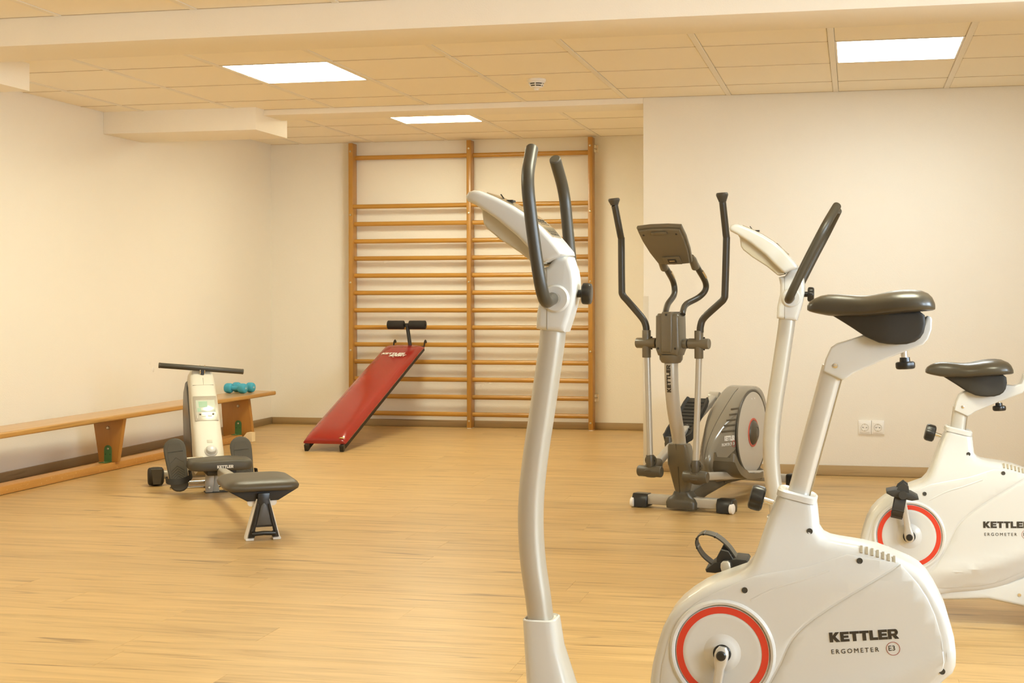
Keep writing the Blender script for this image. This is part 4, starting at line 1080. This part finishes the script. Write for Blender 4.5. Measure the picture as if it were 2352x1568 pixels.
# lower rods and joints
for nm, x0p, x1p, jz in (('l', (380, 138), (402, 950), None), ('r', (803, 148), (775, 995), None)):
    a = LE.y(*r_(*x0p), -.165); b_ = LE.y(*r_(*x1p), -.175)
    bm = new(); cyl(bm, a, b_, .0150, 16); rod = finish(bm, 'lower_rod', SILVER, t)
    top = b_ + V(0, 0, .0)
    bm = new(); cyl(bm, b_ + V(0, 0, .006), b_ - V(0, 0, .060), .0195, 16, .003)
    lathe(bm, [(.029, 0), (.029, .012), (.026, .016), (.0005, .016)], b_ + V(0, .004, -.022), (0, 1, 0), 20)
    finish(bm, 'rod_socket', TAUPED, rod, ang=45)
    for s in (-1, 1):
        bm = new(); lathe(bm, [(.004, 0), (.0035, .002), (.0005, .002)], b_ + V(s * .023, -.0005 + .004, -.022), (0, -1, 0), 10); finish(bm, 'screw', BLACKM, rod)
    j = b_ + V(0, 0, -.074)
    bm = new(); lathe(bm, [(.024, -.062), (.027, -.058), (.027, .058), (.024, .062), (.0005, .062)], j, (1, 0, 0), 24); jo = finish(bm, 'hinge_barrel', TAUPED, t, ang=45)
    # foot bar and its front shell
    if nm == 'l':
        e = V(-.145, .74, .50); pmid = V(-.145, .245, .290); side = -1
    else:
        e = V(.150, .86, .088); pmid = V(.147, .165, .122); side = 1
    d = (e - j).normalized()
    bm = new()
    up_ = V(0, 0, 1)
    a_, c_ = frame_to(d, up_)
    rr = []
    for f, hx, hz, dz in ((-.025, .020, .016, 0), (0, .036, .030, -.004), (.03, .040, .033, -.006), (.065, .038, .028, 0), (.095, .030, .022, .004)):
        c = j + d * f + V(0, 0, dz)
        rr.append([c + a_ * hx * math.copysign(abs(math.cos(w_)) ** .6, math.cos(w_)) + c_ * hz * math.copysign(abs(math.sin(w_)) ** .6, math.sin(w_)) for w_ in [2 * math.pi * k / 20 for k in range(20)]])
    loft(bm, rr); finish(bm, 'hinge_shell', TAUPED, jo, ang=50)
    bm = new(); tube(bm, [j + d * .05, j.lerp(e, .5), e], .020, 16, sec=(1.0, 1.0), power=4, up=up_); fb = finish(bm, 'foot_bar', SILVER, t, ang=50)
    # foot plate with a raised toe and side wall
    pd = d; pa, pc = frame_to(pd, up_)
    M3 = Matrix((( pa.x, pd.x, pc.x, 0), (pa.y, pd.y, pc.y, 0), (pa.z, pd.z, pc.z, 0), (0, 0, 0, 1)))
    M3 = Matrix.Translation(pmid + pc * .026) @ M3
    bm = new()
    rows = [(-.045, .050, .090), (-.038, .058, .086), (-.02, .068, .052), (.01, .073, .028), (.05, .074, .014), (.09, .070, .008), (.14, .066, .004), (.22, .066, .002), (.30, .066, .004), (.345, .060, .010)]
    if nm == 'l':
        rows = [(a, b_, .004 + (.012 if a < 0 else 0)) for a, b_, c in rows]
        M3 = M3 @ Matrix.Rotation(R(14), 4, 'X')
    for i in range(1):
        rr = []
        for y_, hw_, z_ in rows:
            rr.append([V(-hw_, y_, z_ + .030 * (1 if y_ < .12 else .55)), V(-hw_ + .008, y_, z_ + .030 * (1 if y_ < .12 else .55)), V(-hw_ + .016, y_, z_ + .008), V(hw_ - .016, y_, z_ + .008), V(hw_ - .008, y_, z_ + .030 * (1 if y_ < .12 else .55)), V(hw_, y_, z_ + .030 * (1 if y_ < .12 else .55)), V(hw_, y_, z_ - .012), V(-hw_, y_, z_ - .012)])
        loft(bm, rr)
    bmesh.ops.transform(bm, matrix=M3, verts=bm.verts[:])
    ft = finish(bm, 'foot_plate', BLACKM if nm == 'l' else TAUPE, t, ang=40)
    for k in range(9):
        bm = new(); box(bm, -.046, .046, .07 + k * .029, .078 + k * .029, .008, .0165, .001, 1, M3); finish(bm, 'grip_rib', BLACKM, ft)
    bm = new(); cyl(bm, e - V(.03, 0, 0), e + V(.03, 0, 0), .030, 20, .004); finish(bm, 'crank_joint', SILVER, fb)
# fixed handlebars carrying the console
hl = [((585, 1185), -.165), ((583, 1160), -.15), ((603, 1090), -.06), ((652, 1020), .03), ((664, 960), .055), ((648, 880), .04), ((600, 790), -.06), ((570, 745), -.10)]
hr = [((735, 1185), -.165), ((737, 1160), -.15), ((768, 1092), -.06), ((880, 1030), .03), ((940, 965), .055), ((940, 890), .04), ((880, 780), -.06), ((855, 735), -.10)]
for pl in (hl, hr):
    pts = smooth_path([LE.y(*q_(*p), d) for p, d in pl], 5)
    bm = new(); tube(bm, pts, .0150, 16, up=V(1, 0, 0)); hb = finish(bm, 'fixed_handle', GRIP, t, ang=60)
    i = int(len(pts) * .80)
    p = pts[i]; d = (pts[i + 1] - pts[i - 1]).normalized()
    bm = new(); tube(bm, [p - d * .032 + V(.010, .004, 0), p + V(.011, .004, 0), p + d * .032 + V(.010, .004, 0)], .0095, 10, sec=(1, .8)); finish(bm, 'pulse_sensor', CHROME, hb)
# console, seen from its back
c0 = [LE.y(*q_(318, 412), -.36), LE.y(*q_(718, 396), -.36), LE.y(*q_(812, 720), -.175), LE.y(*q_(526, 726), -.175)]
cen = (c0[0] + c0[1] + c0[2] + c0[3]) / 4
ux = ((c0[1] - c0[0]) + (c0[2] - c0[3])).normalized(); uy = ((c0[0] - c0[3]) + (c0[1] - c0[2])); uy = (uy - ux * uy.dot(ux)).normalized(); un = ux.cross(uy)
Mc = Matrix(((ux.x, uy.x, un.x, cen.x), (uy.x * 0 + ux.y, uy.y, un.y, cen.y), (ux.z, uy.z, un.z, cen.z), (0, 0, 0, 1)))
def cl_(p): d = p - cen; return (d.dot(ux), d.dot(uy))
C_ = [cl_(p) for p in c0]
tl_, tr_, br_, bl_ = [V(*p) for p in C_]
outl = [tl_, tl_.lerp(tr_, .3) + V(0, .008), tl_.lerp(tr_, .7) + V(0, .008), tr_, tr_.lerp(br_, .3) + V(.010, 0), tr_.lerp(br_, .65) + V(.012, 0), br_ + V(.004, 0), br_.lerp(bl_, .5) + V(0, -.008), bl_ + V(-.004, 0), bl_.lerp(tl_, .35) + V(-.012, 0), bl_.lerp(tl_, .7) + V(-.010, 0)]
far = 1 if (un.y > 0) else -1       # +: away from the camera side
bm = new(); slab(bm, [tuple(p) for p in outl], .011, .006, 3, axis='z', y0=.012 * far); bmesh.ops.transform(bm, matrix=Mc, verts=bm.verts[:]); con = finish(bm, 'console', TAUPE, t, ang=45)
inn = [tuple(V(*p) * .93) for p in [tuple(q) for q in outl]]
bm = new(); slab(bm, inn, .008, .005, 3, axis='z', y0=-.004 * far); bmesh.ops.transform(bm, matrix=Mc, verts=bm.verts[:]); finish(bm, 'back_cover', TAUPE, con, ang=45)
bm = new(); slab(bm, [tuple(V(*p) * .85) for p in [tuple(q) for q in outl]], .002, .001, 1, axis='z', y0=.0245 * far); bmesh.ops.transform(bm, matrix=Mc, verts=bm.verts[:]); finish(bm, 'display', DISPLAY, con)
hgt = (tl_ - bl_).length
zf = -.0125 * far
def on_back(x0, x1, y0, y1, th, m, name, bev=.002):
    bm = new(); box(bm, x0, x1, y0, y1, min(zf, zf - th * far), max(zf, zf - th * far), bev, 2, Mc); finish(bm, name, m, con)
xm = (tl_.x + tr_.x) / 2
on_back(xm - .038, xm + .042, tl_.y - .028, tl_.y - .012, .007, TAUPE, 'latch')
xb = (bl_.x + br_.x) / 2
on_back(xb - .044, xb + .046, bl_.y + .010, bl_.y + .062, .005, TAUPE, 'port_cover')
on_back(xb - .020, xb + .024, bl_.y + .022, bl_.y + .048, .0065, BLACKM, 'port_recess', .001)
on_back(xb - .012, xb + .016, bl_.y + .033, bl_.y + .040, .0085, BRASS, 'port', .001)
for xx, yy in ((tl_.x + .030, tl_.y - .034), (tr_.x - .030, tr_.y - .034)):
    bm = new(); lathe(bm, [(.0055, 0), (.005, .001), (.0005, .001)], Mc @ V(xx, yy, zf), -un * far, 12); finish(bm, 'screw', BLACKM, con)
for (p0, p1) in (((600, 735), (545, 765)), ((862, 660), (868, 752))):
    pass
for (pa_, pb_) in ((((545, 700), -.165), ((572, 765), -.10)), (((815, 660), -.165), ((852, 758), -.10))):
    a = LE.y(*q_(*pa_[0]), pa_[1]); b_ = LE.y(*q_(*pb_[0]), pb_[1])
    bm = new(); lathe(bm, [(.012, 0), (.019, (b_ - a).length * .3), (.0205, (b_ - a).length)], a, b_ - a, 18); finish(bm, 'handle_socket', TAUPE, con)
# flywheel housing
HO = [(.26, .10), (.235, .15), (.238, .22), (.272, .29), (.338, .352), (.428, .412), (.52, .464), (.61, .510), (.69, .545), (.77, .565), (.845, .556), (.905, .515), (.945, .45), (.955, .36), (.94, .26), (.895, .17), (.81, .11), (.65, .10), (.4, .095)]
def hhw(y, z): return .034 + .054 * sstep((y - .20) / .36)
def on_housing(u, v, lift=.0008):
    y = .4
    for _ in range(12):
        p = LE.x(u, v, hhw(y, 0)); y = .5 * y + .5 * p.y
    return V(hhw(p.y, 0) + lift, p.y, p.z)
HO = [tuple(p) for p in smooth_path([V(a, b_, 0) for a, b_ in HO], 3, closed=True)]
bm = new(); slab(bm, [(p[0], p[1]) for p in HO], hhw, .028, 5, axis='x', cell=.04); ho = finish(bm, 'flywheel_housing', TAUPEG, t, ang=45)
gp = [on_housing(*r_(*q), .0015) for q in ((1112, 884), (1112, 930), (1120, 980), (1135, 1030), (1080, 1045), (1000, 1045), (955, 1035), (1010, 985), (1060, 935))]
bm = new(); bm.faces.new([bm.verts.new(q) for q in gp]); g2 = [bm.verts.new(q - V(.006, 0, 0)) for q in gp]
bm.verts.ensure_lookup_table(); skin(bm, [bm.verts[:len(gp)], g2], cap=False); finish(bm, 'lower_guard', TAUPED, ho, ang=45)
DC = (.692, .323)
bm = new(); lathe(bm, [(.232, -.002), (.230, .003), (.222, .004), (.218, .001), (.2175, -.002)], (.088, DC[0], DC[1]), (1, 0, 0), 72, cap=False); finish(bm, 'disc_rim', TAUPED, t)
bm = new(); lathe(bm, [(.2170, -.002), (.2165, .0035), (.20, .0045), (.09, .0060), (.0005, .0060)], (.088, DC[0], DC[1]), (1, 0, 0), 72); di = finish(bm, 'flywheel_disc', DISC, t)
bm = new(); lathe(bm, [(.078, .004), (.0765, .0085), (.068, .0095), (.066, .0085)], (.088, DC[0], DC[1]), (1, 0, 0), 48, cap=False); finish(bm, 'red_ring', mat('ring_red_soft', (.55, .10, .06), .4), di)
bm = new(); lathe(bm, [(.0665, .005), (.062, .014), (.048, .023), (.030, .028), (.028, .026), (.024, .0285), (.010, .029), (.0005, .029)], (.088, DC[0], DC[1]), (1, 0, 0), 40); finish(bm, 'hub_cap', TAUPED, di)
for dy in (-.024, .020):
    bm = new(); lathe(bm, [(.005, 0), (.004, .002), (.0005, .002)], (.0945, DC[0] + dy, DC[1] + .180), (1, 0, 0), 10); finish(bm, 'rivet', INKW, di)
# cooling slots on the housing
for (xa, xb, yv) in ((1065, 1122, 565), (1052, 1112, 609), (1030, 1104, 655), (1008, 1098, 699), (988, 1095, 747)):
    bm = new(); tube(bm, [on_housing(*r_(xa + (xb - xa) * q / 4, yv + 4 - 2 * q), -.0002) for q in range(5)], .0055, 10, sec=(.35, 1), up=V(0, 0, 1)); finish(bm, 'vent_slot', TAUPED, ho)
def house_text(me_or_bm, pa, pb, h):
    """lay flat text (x along, y up, unit width) on the housing between two pixels"""
    a = on_housing(*r_(*pa)); b_ = on_housing(*r_(*pb))
    vs_ = me_or_bm.verts if hasattr(me_or_bm, 'verts') else me_or_bm.vertices
    x0 = min(v.co.x for v in vs_); x1 = max(v.co.x for v in vs_)
    for v in vs_:
        f = (v.co.x - x0) / (x1 - x0)
        y = a.y + (b_.y - a.y) * f; z = a.z + (b_.z - a.z) * f + v.co.y
        v.co = V(hhw(y, z) + .0010 + v.co.z, y, z)
tmp = new(); block_text(tmp, 'KETTLER', .026, Matrix.Identity(4)); house_text(tmp, (1010, 828), (1092, 822), .026); finish(tmp, 'lettering', INKW, ho)
me = font_mesh('ERGOMETER CTR', .021, Matrix.Identity(4)); house_text(me, (988, 872), (1074, 862), .02); link('lettering', me, INKW, ho)
me = font_mesh('3', .021, Matrix.Identity(4)); house_text(me, (1081, 858), (1091, 857), .02); link('lettering', me, INKW, ho)
c3 = on_housing(*r_(1086, 849)); ca_ = []
for k in range(29):
    a = 2 * math.pi * k / 28
    q = V(0, c3.y + .0165 * math.cos(a), c3.z + .0165 * math.sin(a)); q.x = hhw(q.y, 0) + .0008; ca_.append(q)
bm = new(); tube(bm, ca_, .0009, 6, up=V(1, 0, 0)); finish(bm, 'emblem_ring', RED, ho)
# seam down the middle of the housing nose
bm = new(); tube(bm, [V(0, p[0] - .0006, p[1] + .0004) for p in HO[6:26]], .0012, 6); finish(bm, 'seam', TAUPED, ho)
# crank of the far side showing behind the housing, and adjusting knob
kp = LE.x(*r_(555, 850), -.145)
bm = new(); tube(bm, [kp + V(0, 0, .035), kp, kp + V(0, 0, -.03)], [.016, .022, .018], 14); finish(bm, 'adjuster', TAUPED, t)

# ================================================================ ROWING MACHINE
RO = (-2.494, 5.643, 0); RRZ = math.atan2(.542, .840)
t = thing('rowing_machine', 'white and black rowing machine with a padded seat on a rail', 'rowing machine', RO, RRZ)
LR = Local(RO, RRZ)
k_ = lambda x, y: (470 + x / 8.252, 1060 + y / 8.252)
bz = lambda x, y: (400 + x / 7.125, 840 + y / 7.125)
wz = lambda x, y: (330 + x / 11.2, 1000 + y / 11.2)
# near seat pad and its skirt
def cushion(bm, hx, y0, y1, zb, zt, n=20, taper=1.0):
    rr = []
    for f, k in ((0, .82), (.02, .95), (.10, 1.0), (.35, 1.02), (.60, .98), (.78, .90), (.90, .76), (.97, .55), (1.0, .30)):
        ring = []
        for i in range(28):
            a = 2 * math.pi * (i + .5) / 28
            c, s = math.cos(a), math.sin(a)
            X = hx * k * math.copysign(abs(c) ** .32, c); Y = (y1 - y0) / 2 * k * math.copysign(abs(s) ** .32, s)
            ring.append((X, (y0 + y1) / 2 + Y, zb + (zt - zb) * f))
        rr.append(ring)
    loft(bm, rr)
bm = new(); cushion(bm, .160, -.015, .375, .212, .262); finish(bm, 'end_seat', PADV, t, ang=75)
bm = new(); slab(bm, [(-.150, .216), (.150, .216), (.066, .168), (-.068, .168)], .165, .004, 2, y0=.185); sk = finish(bm, 'seat_shell', BLACKM, t)
# leg: white stand with black insert
bm = new(); slab(bm, [(-.078, .010), (-.030, .178), (.026, .178), (.071, .010), (.040, .010), (.034, .022), (-.040, .022), (-.046, .010)], .026, .003, 2, y0=.030); lg = finish(bm, 'leg', INKW, t)
bm = new(); slab(bm, [(-.069, .014), (-.028, .176), (-.026, .205), (.024, .205), (.023, .176), (.064, .014), (.036, .014), (.032, .026), (-.036, .026), (-.042, .014)], .008, .004, 2, y0=-.002); ins = finish(bm, 'leg_insert', BLACKP, lg)
bm = new(); slab(bm, [(-.034, .068), (-.014, .150), (-.004, .162), (.002, .162), (.011, .150), (.031, .068)], .0035, .002, 2, y0=-.0085); finish(bm, 'insert_panel', mat('grey_plastic', (.075, .068, .058), .4), ins)
bm = new(); slab(bm, [(-.040, .044), (-.037, .060), (.034, .060), (.037, .044), (.028, .038), (-.032, .038)], .0012, .0005, 1, y0=-.0106); finish(bm, 'grip_slot', mat('slot_floor_tone', (.45, .32, .16), .5), ins)
for a0, a1 in (((-.038, .048), (-.026, .170)), ((.036, .048), (.022, .170))):
    bm = new(); tube(bm, [(a0[0] - .012 * (1 if a0[0] < 0 else -1), -.010, a0[1] - .005), (a0[0], -.011, a0[1] + .03), (a1[0] * .9, -.010, a1[1] - .01)], .0058, 10); finish(bm, 'insert_rib', BLACKP, ins)
bm = new(); tube(bm, [(-.052, -.006, .031), (-.003, -.009, .034), (.047, -.006, .031)], .0105, 12); finish(bm, 'cross_grip', BLACKP, ins)
for s in (-1, 1):
    bm = new(); box(bm, s * .058 - .019, s * .058 + .016, .002, .056, .0005, .012, .002, 1); finish(bm, 'rubber_foot', INKW, lg)
    bm = new(); lathe(bm, [(.0165, 0), (.0165, .010), (.012, .013), (.0005, .013)], (s * .047 - .002, .045, .160), (0, -1, 0), 18); finish(bm, 'roller_wheel', INKW, t)
# rail
bm = new(); tube(bm, [(-.001, .06, .172), (0, .9, .150), (0, 1.70, .122)], .025, 16, sec=(1.0, .95), power=4, up=V(0, 0, 1)); finish(bm, 'rail', SILVER, t, ang=50)
# sliding seat with printed front edge
c = LR.y(*wz(1145, 860), 1.36)
bm = new()
rr = []
for f, k, ky in ((0, .90, .94), (.06, .97, .98), (.25, 1.0, 1.0), (.7, .985, .99), (.92, .95, .96), (1.0, .90, .90)):
    ring = []
    for i in range(36):
        a = 2 * math.pi * (i + .5) / 36
        cs_, sn = math.cos(a), math.sin(a)
        X = .166 * k * math.copysign(abs(cs_) ** .35, cs_); Y = .12 * ky * math.copysign(abs(sn) ** .35, sn)
        bulge = .008 * math.exp(-((X - .02) / .06) ** 2) if f > .6 else 0
        ring.append((X, 1.47 + Y, .144 + .050 * f + bulge))
    rr.append(ring)
loft(bm, rr); ss = finish(bm, 'sliding_seat', RUBBER, t, ang=50)
a = LR.y(499, 1075.5, 1.347); b_ = LR.y(536, 1073.5, 1.347)
bm = new(); block_text(bm, 'KETTLER', .0155, Matrix(((1, 0, 0, a.x), (0, 0, -1, 1.3492), (0, 1, 0, a.z), (0, 0, 0, 1))), width=b_.x - a.x, t=.0012); finish(bm, 'lettering', INKW, ss)
bm = new(); box(bm, -.075, .075, 1.37, 1.57, .118, .147, .004, 2); finish(bm, 'seat_carriage', BLACKM, ss)
# mid bracket with axle tubes
bm = new(); slab(bm, [(-.058, .002), (-.022, .002), (-.014, .05), (-.012, .15), (-.052, .15), (-.060, .06)], .012, .003, 2, y0=1.60); mb = finish(bm, 'rail_bracket', SILVER, t)
bm = new(); slab(bm, [(-.020, .002), (.016, .002), (.010, .09), (-.008, .09)], .010, .002, 2, y0=1.615); finish(bm, 'bracket_gusset', CREAMP, mb)
bm = new(); lathe(bm, [(.008, 0), (.006, .004), (.0005, .004)], (-.040, 1.587, .030), (0, -1, 0), 12); finish(bm, 'bolt_head', BRASS, mb)
bm = new(); box(bm, -.060, .06, 1.585, 1.66, .0005, .004); finish(bm, 'base_plate', BLACKM, mb)
for z, y in ((.058, 1.63), (.030, 1.64)):
    bm = new(); cyl(bm, (-.24, y, z), (.24, y, z), .008, 12); finish(bm, 'cross_tube', CHROME, t)
# far stabiliser with rollers
bm = new(); tube(bm, [(-.26, 2.0, .060), (0, 2.0, .060), (.16, 2.0, .060)], .024, 16, power=3.5); fs = finish(bm, 'far_stabiliser', SILVER, t)
for s in (-1, 1):
    bm = new(); lathe(bm, [(.038, 0), (.049, .008), (.052, .03), (.052, .055), (.048, .078), (.040, .084)], (-.240 if s < 0 else .140, 2.0, .0522), (s, 0, 0), 28); rl = finish(bm, 'transport_roller', BLACKM, fs, ang=50)
    bm = new(); xo = -.28 if s < 0 else .182; slab(bm, [(xo - .032, .098), (xo + .032, .098), (xo + .020, .012), (xo - .020, .012)], .004, .002, 1, y0=1.951); finish(bm, 'roller_guard', RUBBER, fs)
# white body leaning away
def yf(z): return 1.805 + (z - .14) * .90
rr = []
for z, hx, dep in ((.10, .072, .20), (.13, .080, .22), (.20, .0815, .24), (.34, .080, .25), (.47, .078, .24), (.55, .075, .22), (.595, .070, .20), (.622, .063, .17), (.638, .052, .13), (.644, .036, .08)):
    y0 = yf(z) + (0 if z < .58 else (z - .58) * .4)
    rr.append([(x, y, z - (y - y0) * .25) for x, y, z in ring_rr(-.003, y0 + dep / 2, z, hx, dep / 2, 32, 6.0)])
bm = new(); loft(bm, rr); bd = finish(bm, 'body', ROWW, t, ang=55)
# black flywheel guard behind
bm = new(); slab(bm, [(1.93, .09), (2.02, .25), (2.14, .40), (2.25, .53), (2.34, .56), (2.44, .50), (2.48, .38), (2.44, .22), (2.33, .10), (2.15, .06)], .074, .02, 4, axis='x', y0=-.014); finish(bm, 'flywheel_guard', BLACKP, t, ang=45)
# instrument panel on the slanted face
fn = V(0, -1, .90).normalized() * 1.0
fx = V(1, 0, 0); fy = V(0, .90, 1.0).normalized(); fz = V(0, -1.0, .90).normalized()
def face(z): return V(0, yf(z), z)
def FM(z, off=0.0):
    p = face(z) + fz * off
    return Matrix(((fx.x, fy.x, fz.x, p.x), (fx.y, fy.y, fz.y, p.y), (fx.z, fy.z, fz.z, p.z), (0, 0, 0, 1)))
def plate(name, z, x0, x1, y0, y1, h0, h1, m, par, bev=.0015):
    bm = new(); box(bm, x0, x1, y0, y1, h0, h1, bev, 2, FM(z)); return finish(bm, name, m, par)
pz = .42
fr_ = plate('display_bezel', pz, -.0665, .0625, -.090, .086, -.004, .0022, SCREENF, bd)
plate('display_screen', pz, -.055, .051, -.030, .056, .001, .0034, SCREEN, bd)
plate('display_field', pz, -.040, .008, .004, .046, .003, .0037, mat('lcd_green', (.20, .36, .22), .3), bd, 0)
plate('display_field', pz, -.048, -.030, -.026, -.002, .003, .0037, mat('lcd_green_dark', (.22, .38, .24), .3), bd, 0)
for s in (-1, 1):
    bm = new(); lathe(bm, [(.006, .002), (.006, .007), (.004, .009), (.0005, .009)], FM(pz) @ V(s * .036, -.045, 0), fz, 16); finish(bm, 'push_button', TAUPE, bd)
    plate('membrane_key', pz, s * .017 - .011, s * .017 + .011, -.062, -.050, .001, .005, INKW, bd)
    plate('trim_line', pz, s * .053 - .001, s * .053 + .001, -.075, -.03, .001, .004, INKW, bd, 0)
me = font_mesh('KETTLER', .010, FM(pz, .0024) @ Matrix.Translation((-.024, .062, 0))); link('lettering', me, CREAMP, bd)
plate('body_seam', .545, -.062, .056, -.0007, .0007, -.003, .0004, SEAM, bd, 0)
plate('body_seam', .575, -.0008, .0008, -.040, .012, -.003, .0005, SEAM, bd, 0)
plate('logo_pocket', .245, -.014, .016, -.010, .012, -.003, .0008, CREAMP, bd)
bm = new(); lathe(bm, [(.036, -.004), (.036, .003), (.0335, .006), (.0285, .007), (.0275, .020), (.024, .027), (.015, .030), (.0005, .0305)], FM(.195) @ V(.003, 0, 0), fz, 32); finish(bm, 'resistance_dial', WHITEP, bd, ang=45)
# handle cradle and pull handle
top = V(-.004, yf(.60), .625)
for s in (-1, 1):
    bm = new(); tube(bm, [(s * .011, 2.235, .600), (s * .012, 2.225, .615), (s * .013, 2.225, .640), (s * .014, 2.235, .655)], .0035, 8); finish(bm, 'handle_cradle', CHROME, bd)
bm = new(); box(bm, -.009, .009, 2.222, 2.25, .600, .645, .002, 1); finish(bm, 'strap_guide', BLACKP, bd)
a = LR.y(365, 838.5, 2.235); b_ = LR.y(558, 853, 2.235)
bm = new(); cyl(bm, a, b_, .0155, 20, .002); ph = finish(bm, 'pull_handle', GRIP, t)
for p, d in ((a, a - b_), (b_, b_ - a)):
    bm = new(); lathe(bm, [(.0160, -.006), (.0163, -.001), (.0150, .002), (.0005, .002)], p, d, 20); finish(bm, 'handle_cap', RUBBER, ph)
# foot plates with straps
for s in (-1, 1):
    up = V(0, .42, 1).normalized()
    cen = V(s * .203, 1.645, .155) if s < 0 else V(.150, 1.668, .150)
    lean = V(-.09, 0, 0) if s < 0 else V(-.08, 0, 0)
    ey = (up + lean).normalized(); ex = V(1, 0, 0); ex = (ex - ey * ex.dot(ey)).normalized(); ez = ex.cross(ey)       # ez faces the rower
    Mf = Matrix(((ex.x, ey.x, ez.x, cen.x), (ex.y, ey.y, ez.y, cen.y), (ex.z, ey.z, ez.z, cen.z), (0, 0, 0, 1)))
    if ez.y > 0: Mf = Mf @ Matrix.Rotation(math.pi, 4, 'Y')
    ol = [(-.046, -.11)] + [(.048 * math.sin(q), -.112 - .040 * math.cos(q)) for q in [-1.3 + .433 * i for i in range(7)]] + [(.046, -.11), (.058, .06)] + [(.058 * math.cos(q), .09 + .055 * math.sin(q)) for q in [i * math.pi / 10 for i in range(11)]] + [(-.058, .06)]
    bm = new(); slab(bm, ol, .010, .006, 3, axis='z'); bmesh.ops.transform(bm, matrix=Mf, verts=bm.verts[:]); fp = finish(bm, 'foot_plate', RUBBER, t, ang=50)
    bm = new(); slab(bm, [(-.034, -.09), (.034, -.09), (.042, .07), (.030, .115), (-.030, .115), (-.042, .07)], .0012, .0005, 1, axis='z', y0=.0102); bmesh.ops.transform(bm, matrix=Mf, verts=bm.verts[:]); finish(bm, 'tread_panel', RUBBER, fp)
    bm = new(); box(bm, -.040, .040, .067, .0705, .0105, .0135, 0, 1, Mf); finish(bm, 'tread_rib', RUBBER, fp)
    for i, yy in enumerate((.035, -.012, -.026, -.040, -.054, -.068, -.082)):
        bm = new()
        for sg in (-1, 1):
            tube(bm, [Mf @ V(sg * .036, yy - .030, .0112), Mf @ V(0, yy, .0118)], .0016, 6)
        finish(bm, 'tread_rib', RUBBER, fp)
    # strap band around the heel
    pts = smooth_path([V(-.056, -.075, -.006), V(-.070, -.085, .022), V(-.055, -.105, .050), V(0, -.115, .064), V(.050, -.098, .052), V(.068, -.070, .024), V(.056, -.055, -.006)], 5)
    sec = []
    for i, p in enumerate(pts):
        tn = (pts[min(i + 1, len(pts) - 1)] - pts[max(i - 1, 0)]).normalized(); nn = tn.cross(V(0, 1, 0)).normalized()
        hb_ = V(0, 1, 0)
        sec.append([Mf @ (p - hb_ * .016 - nn * .0012), Mf @ (p + hb_ * .016 - nn * .0012), Mf @ (p + hb_ * .016 + nn * .0012), Mf @ (p - hb_ * .016 + nn * .0012)])
    bm = new(); loft(bm, sec); finish(bm, 'foot_strap', BLACKM, fp, ang=45)
    bm = new(); cyl(bm, (s * .060, 1.72, .176), ((-.165 if s < 0 else .12), 1.69, .176), .0075, 12); finish(bm, 'pedal_axle', CHROME, t)
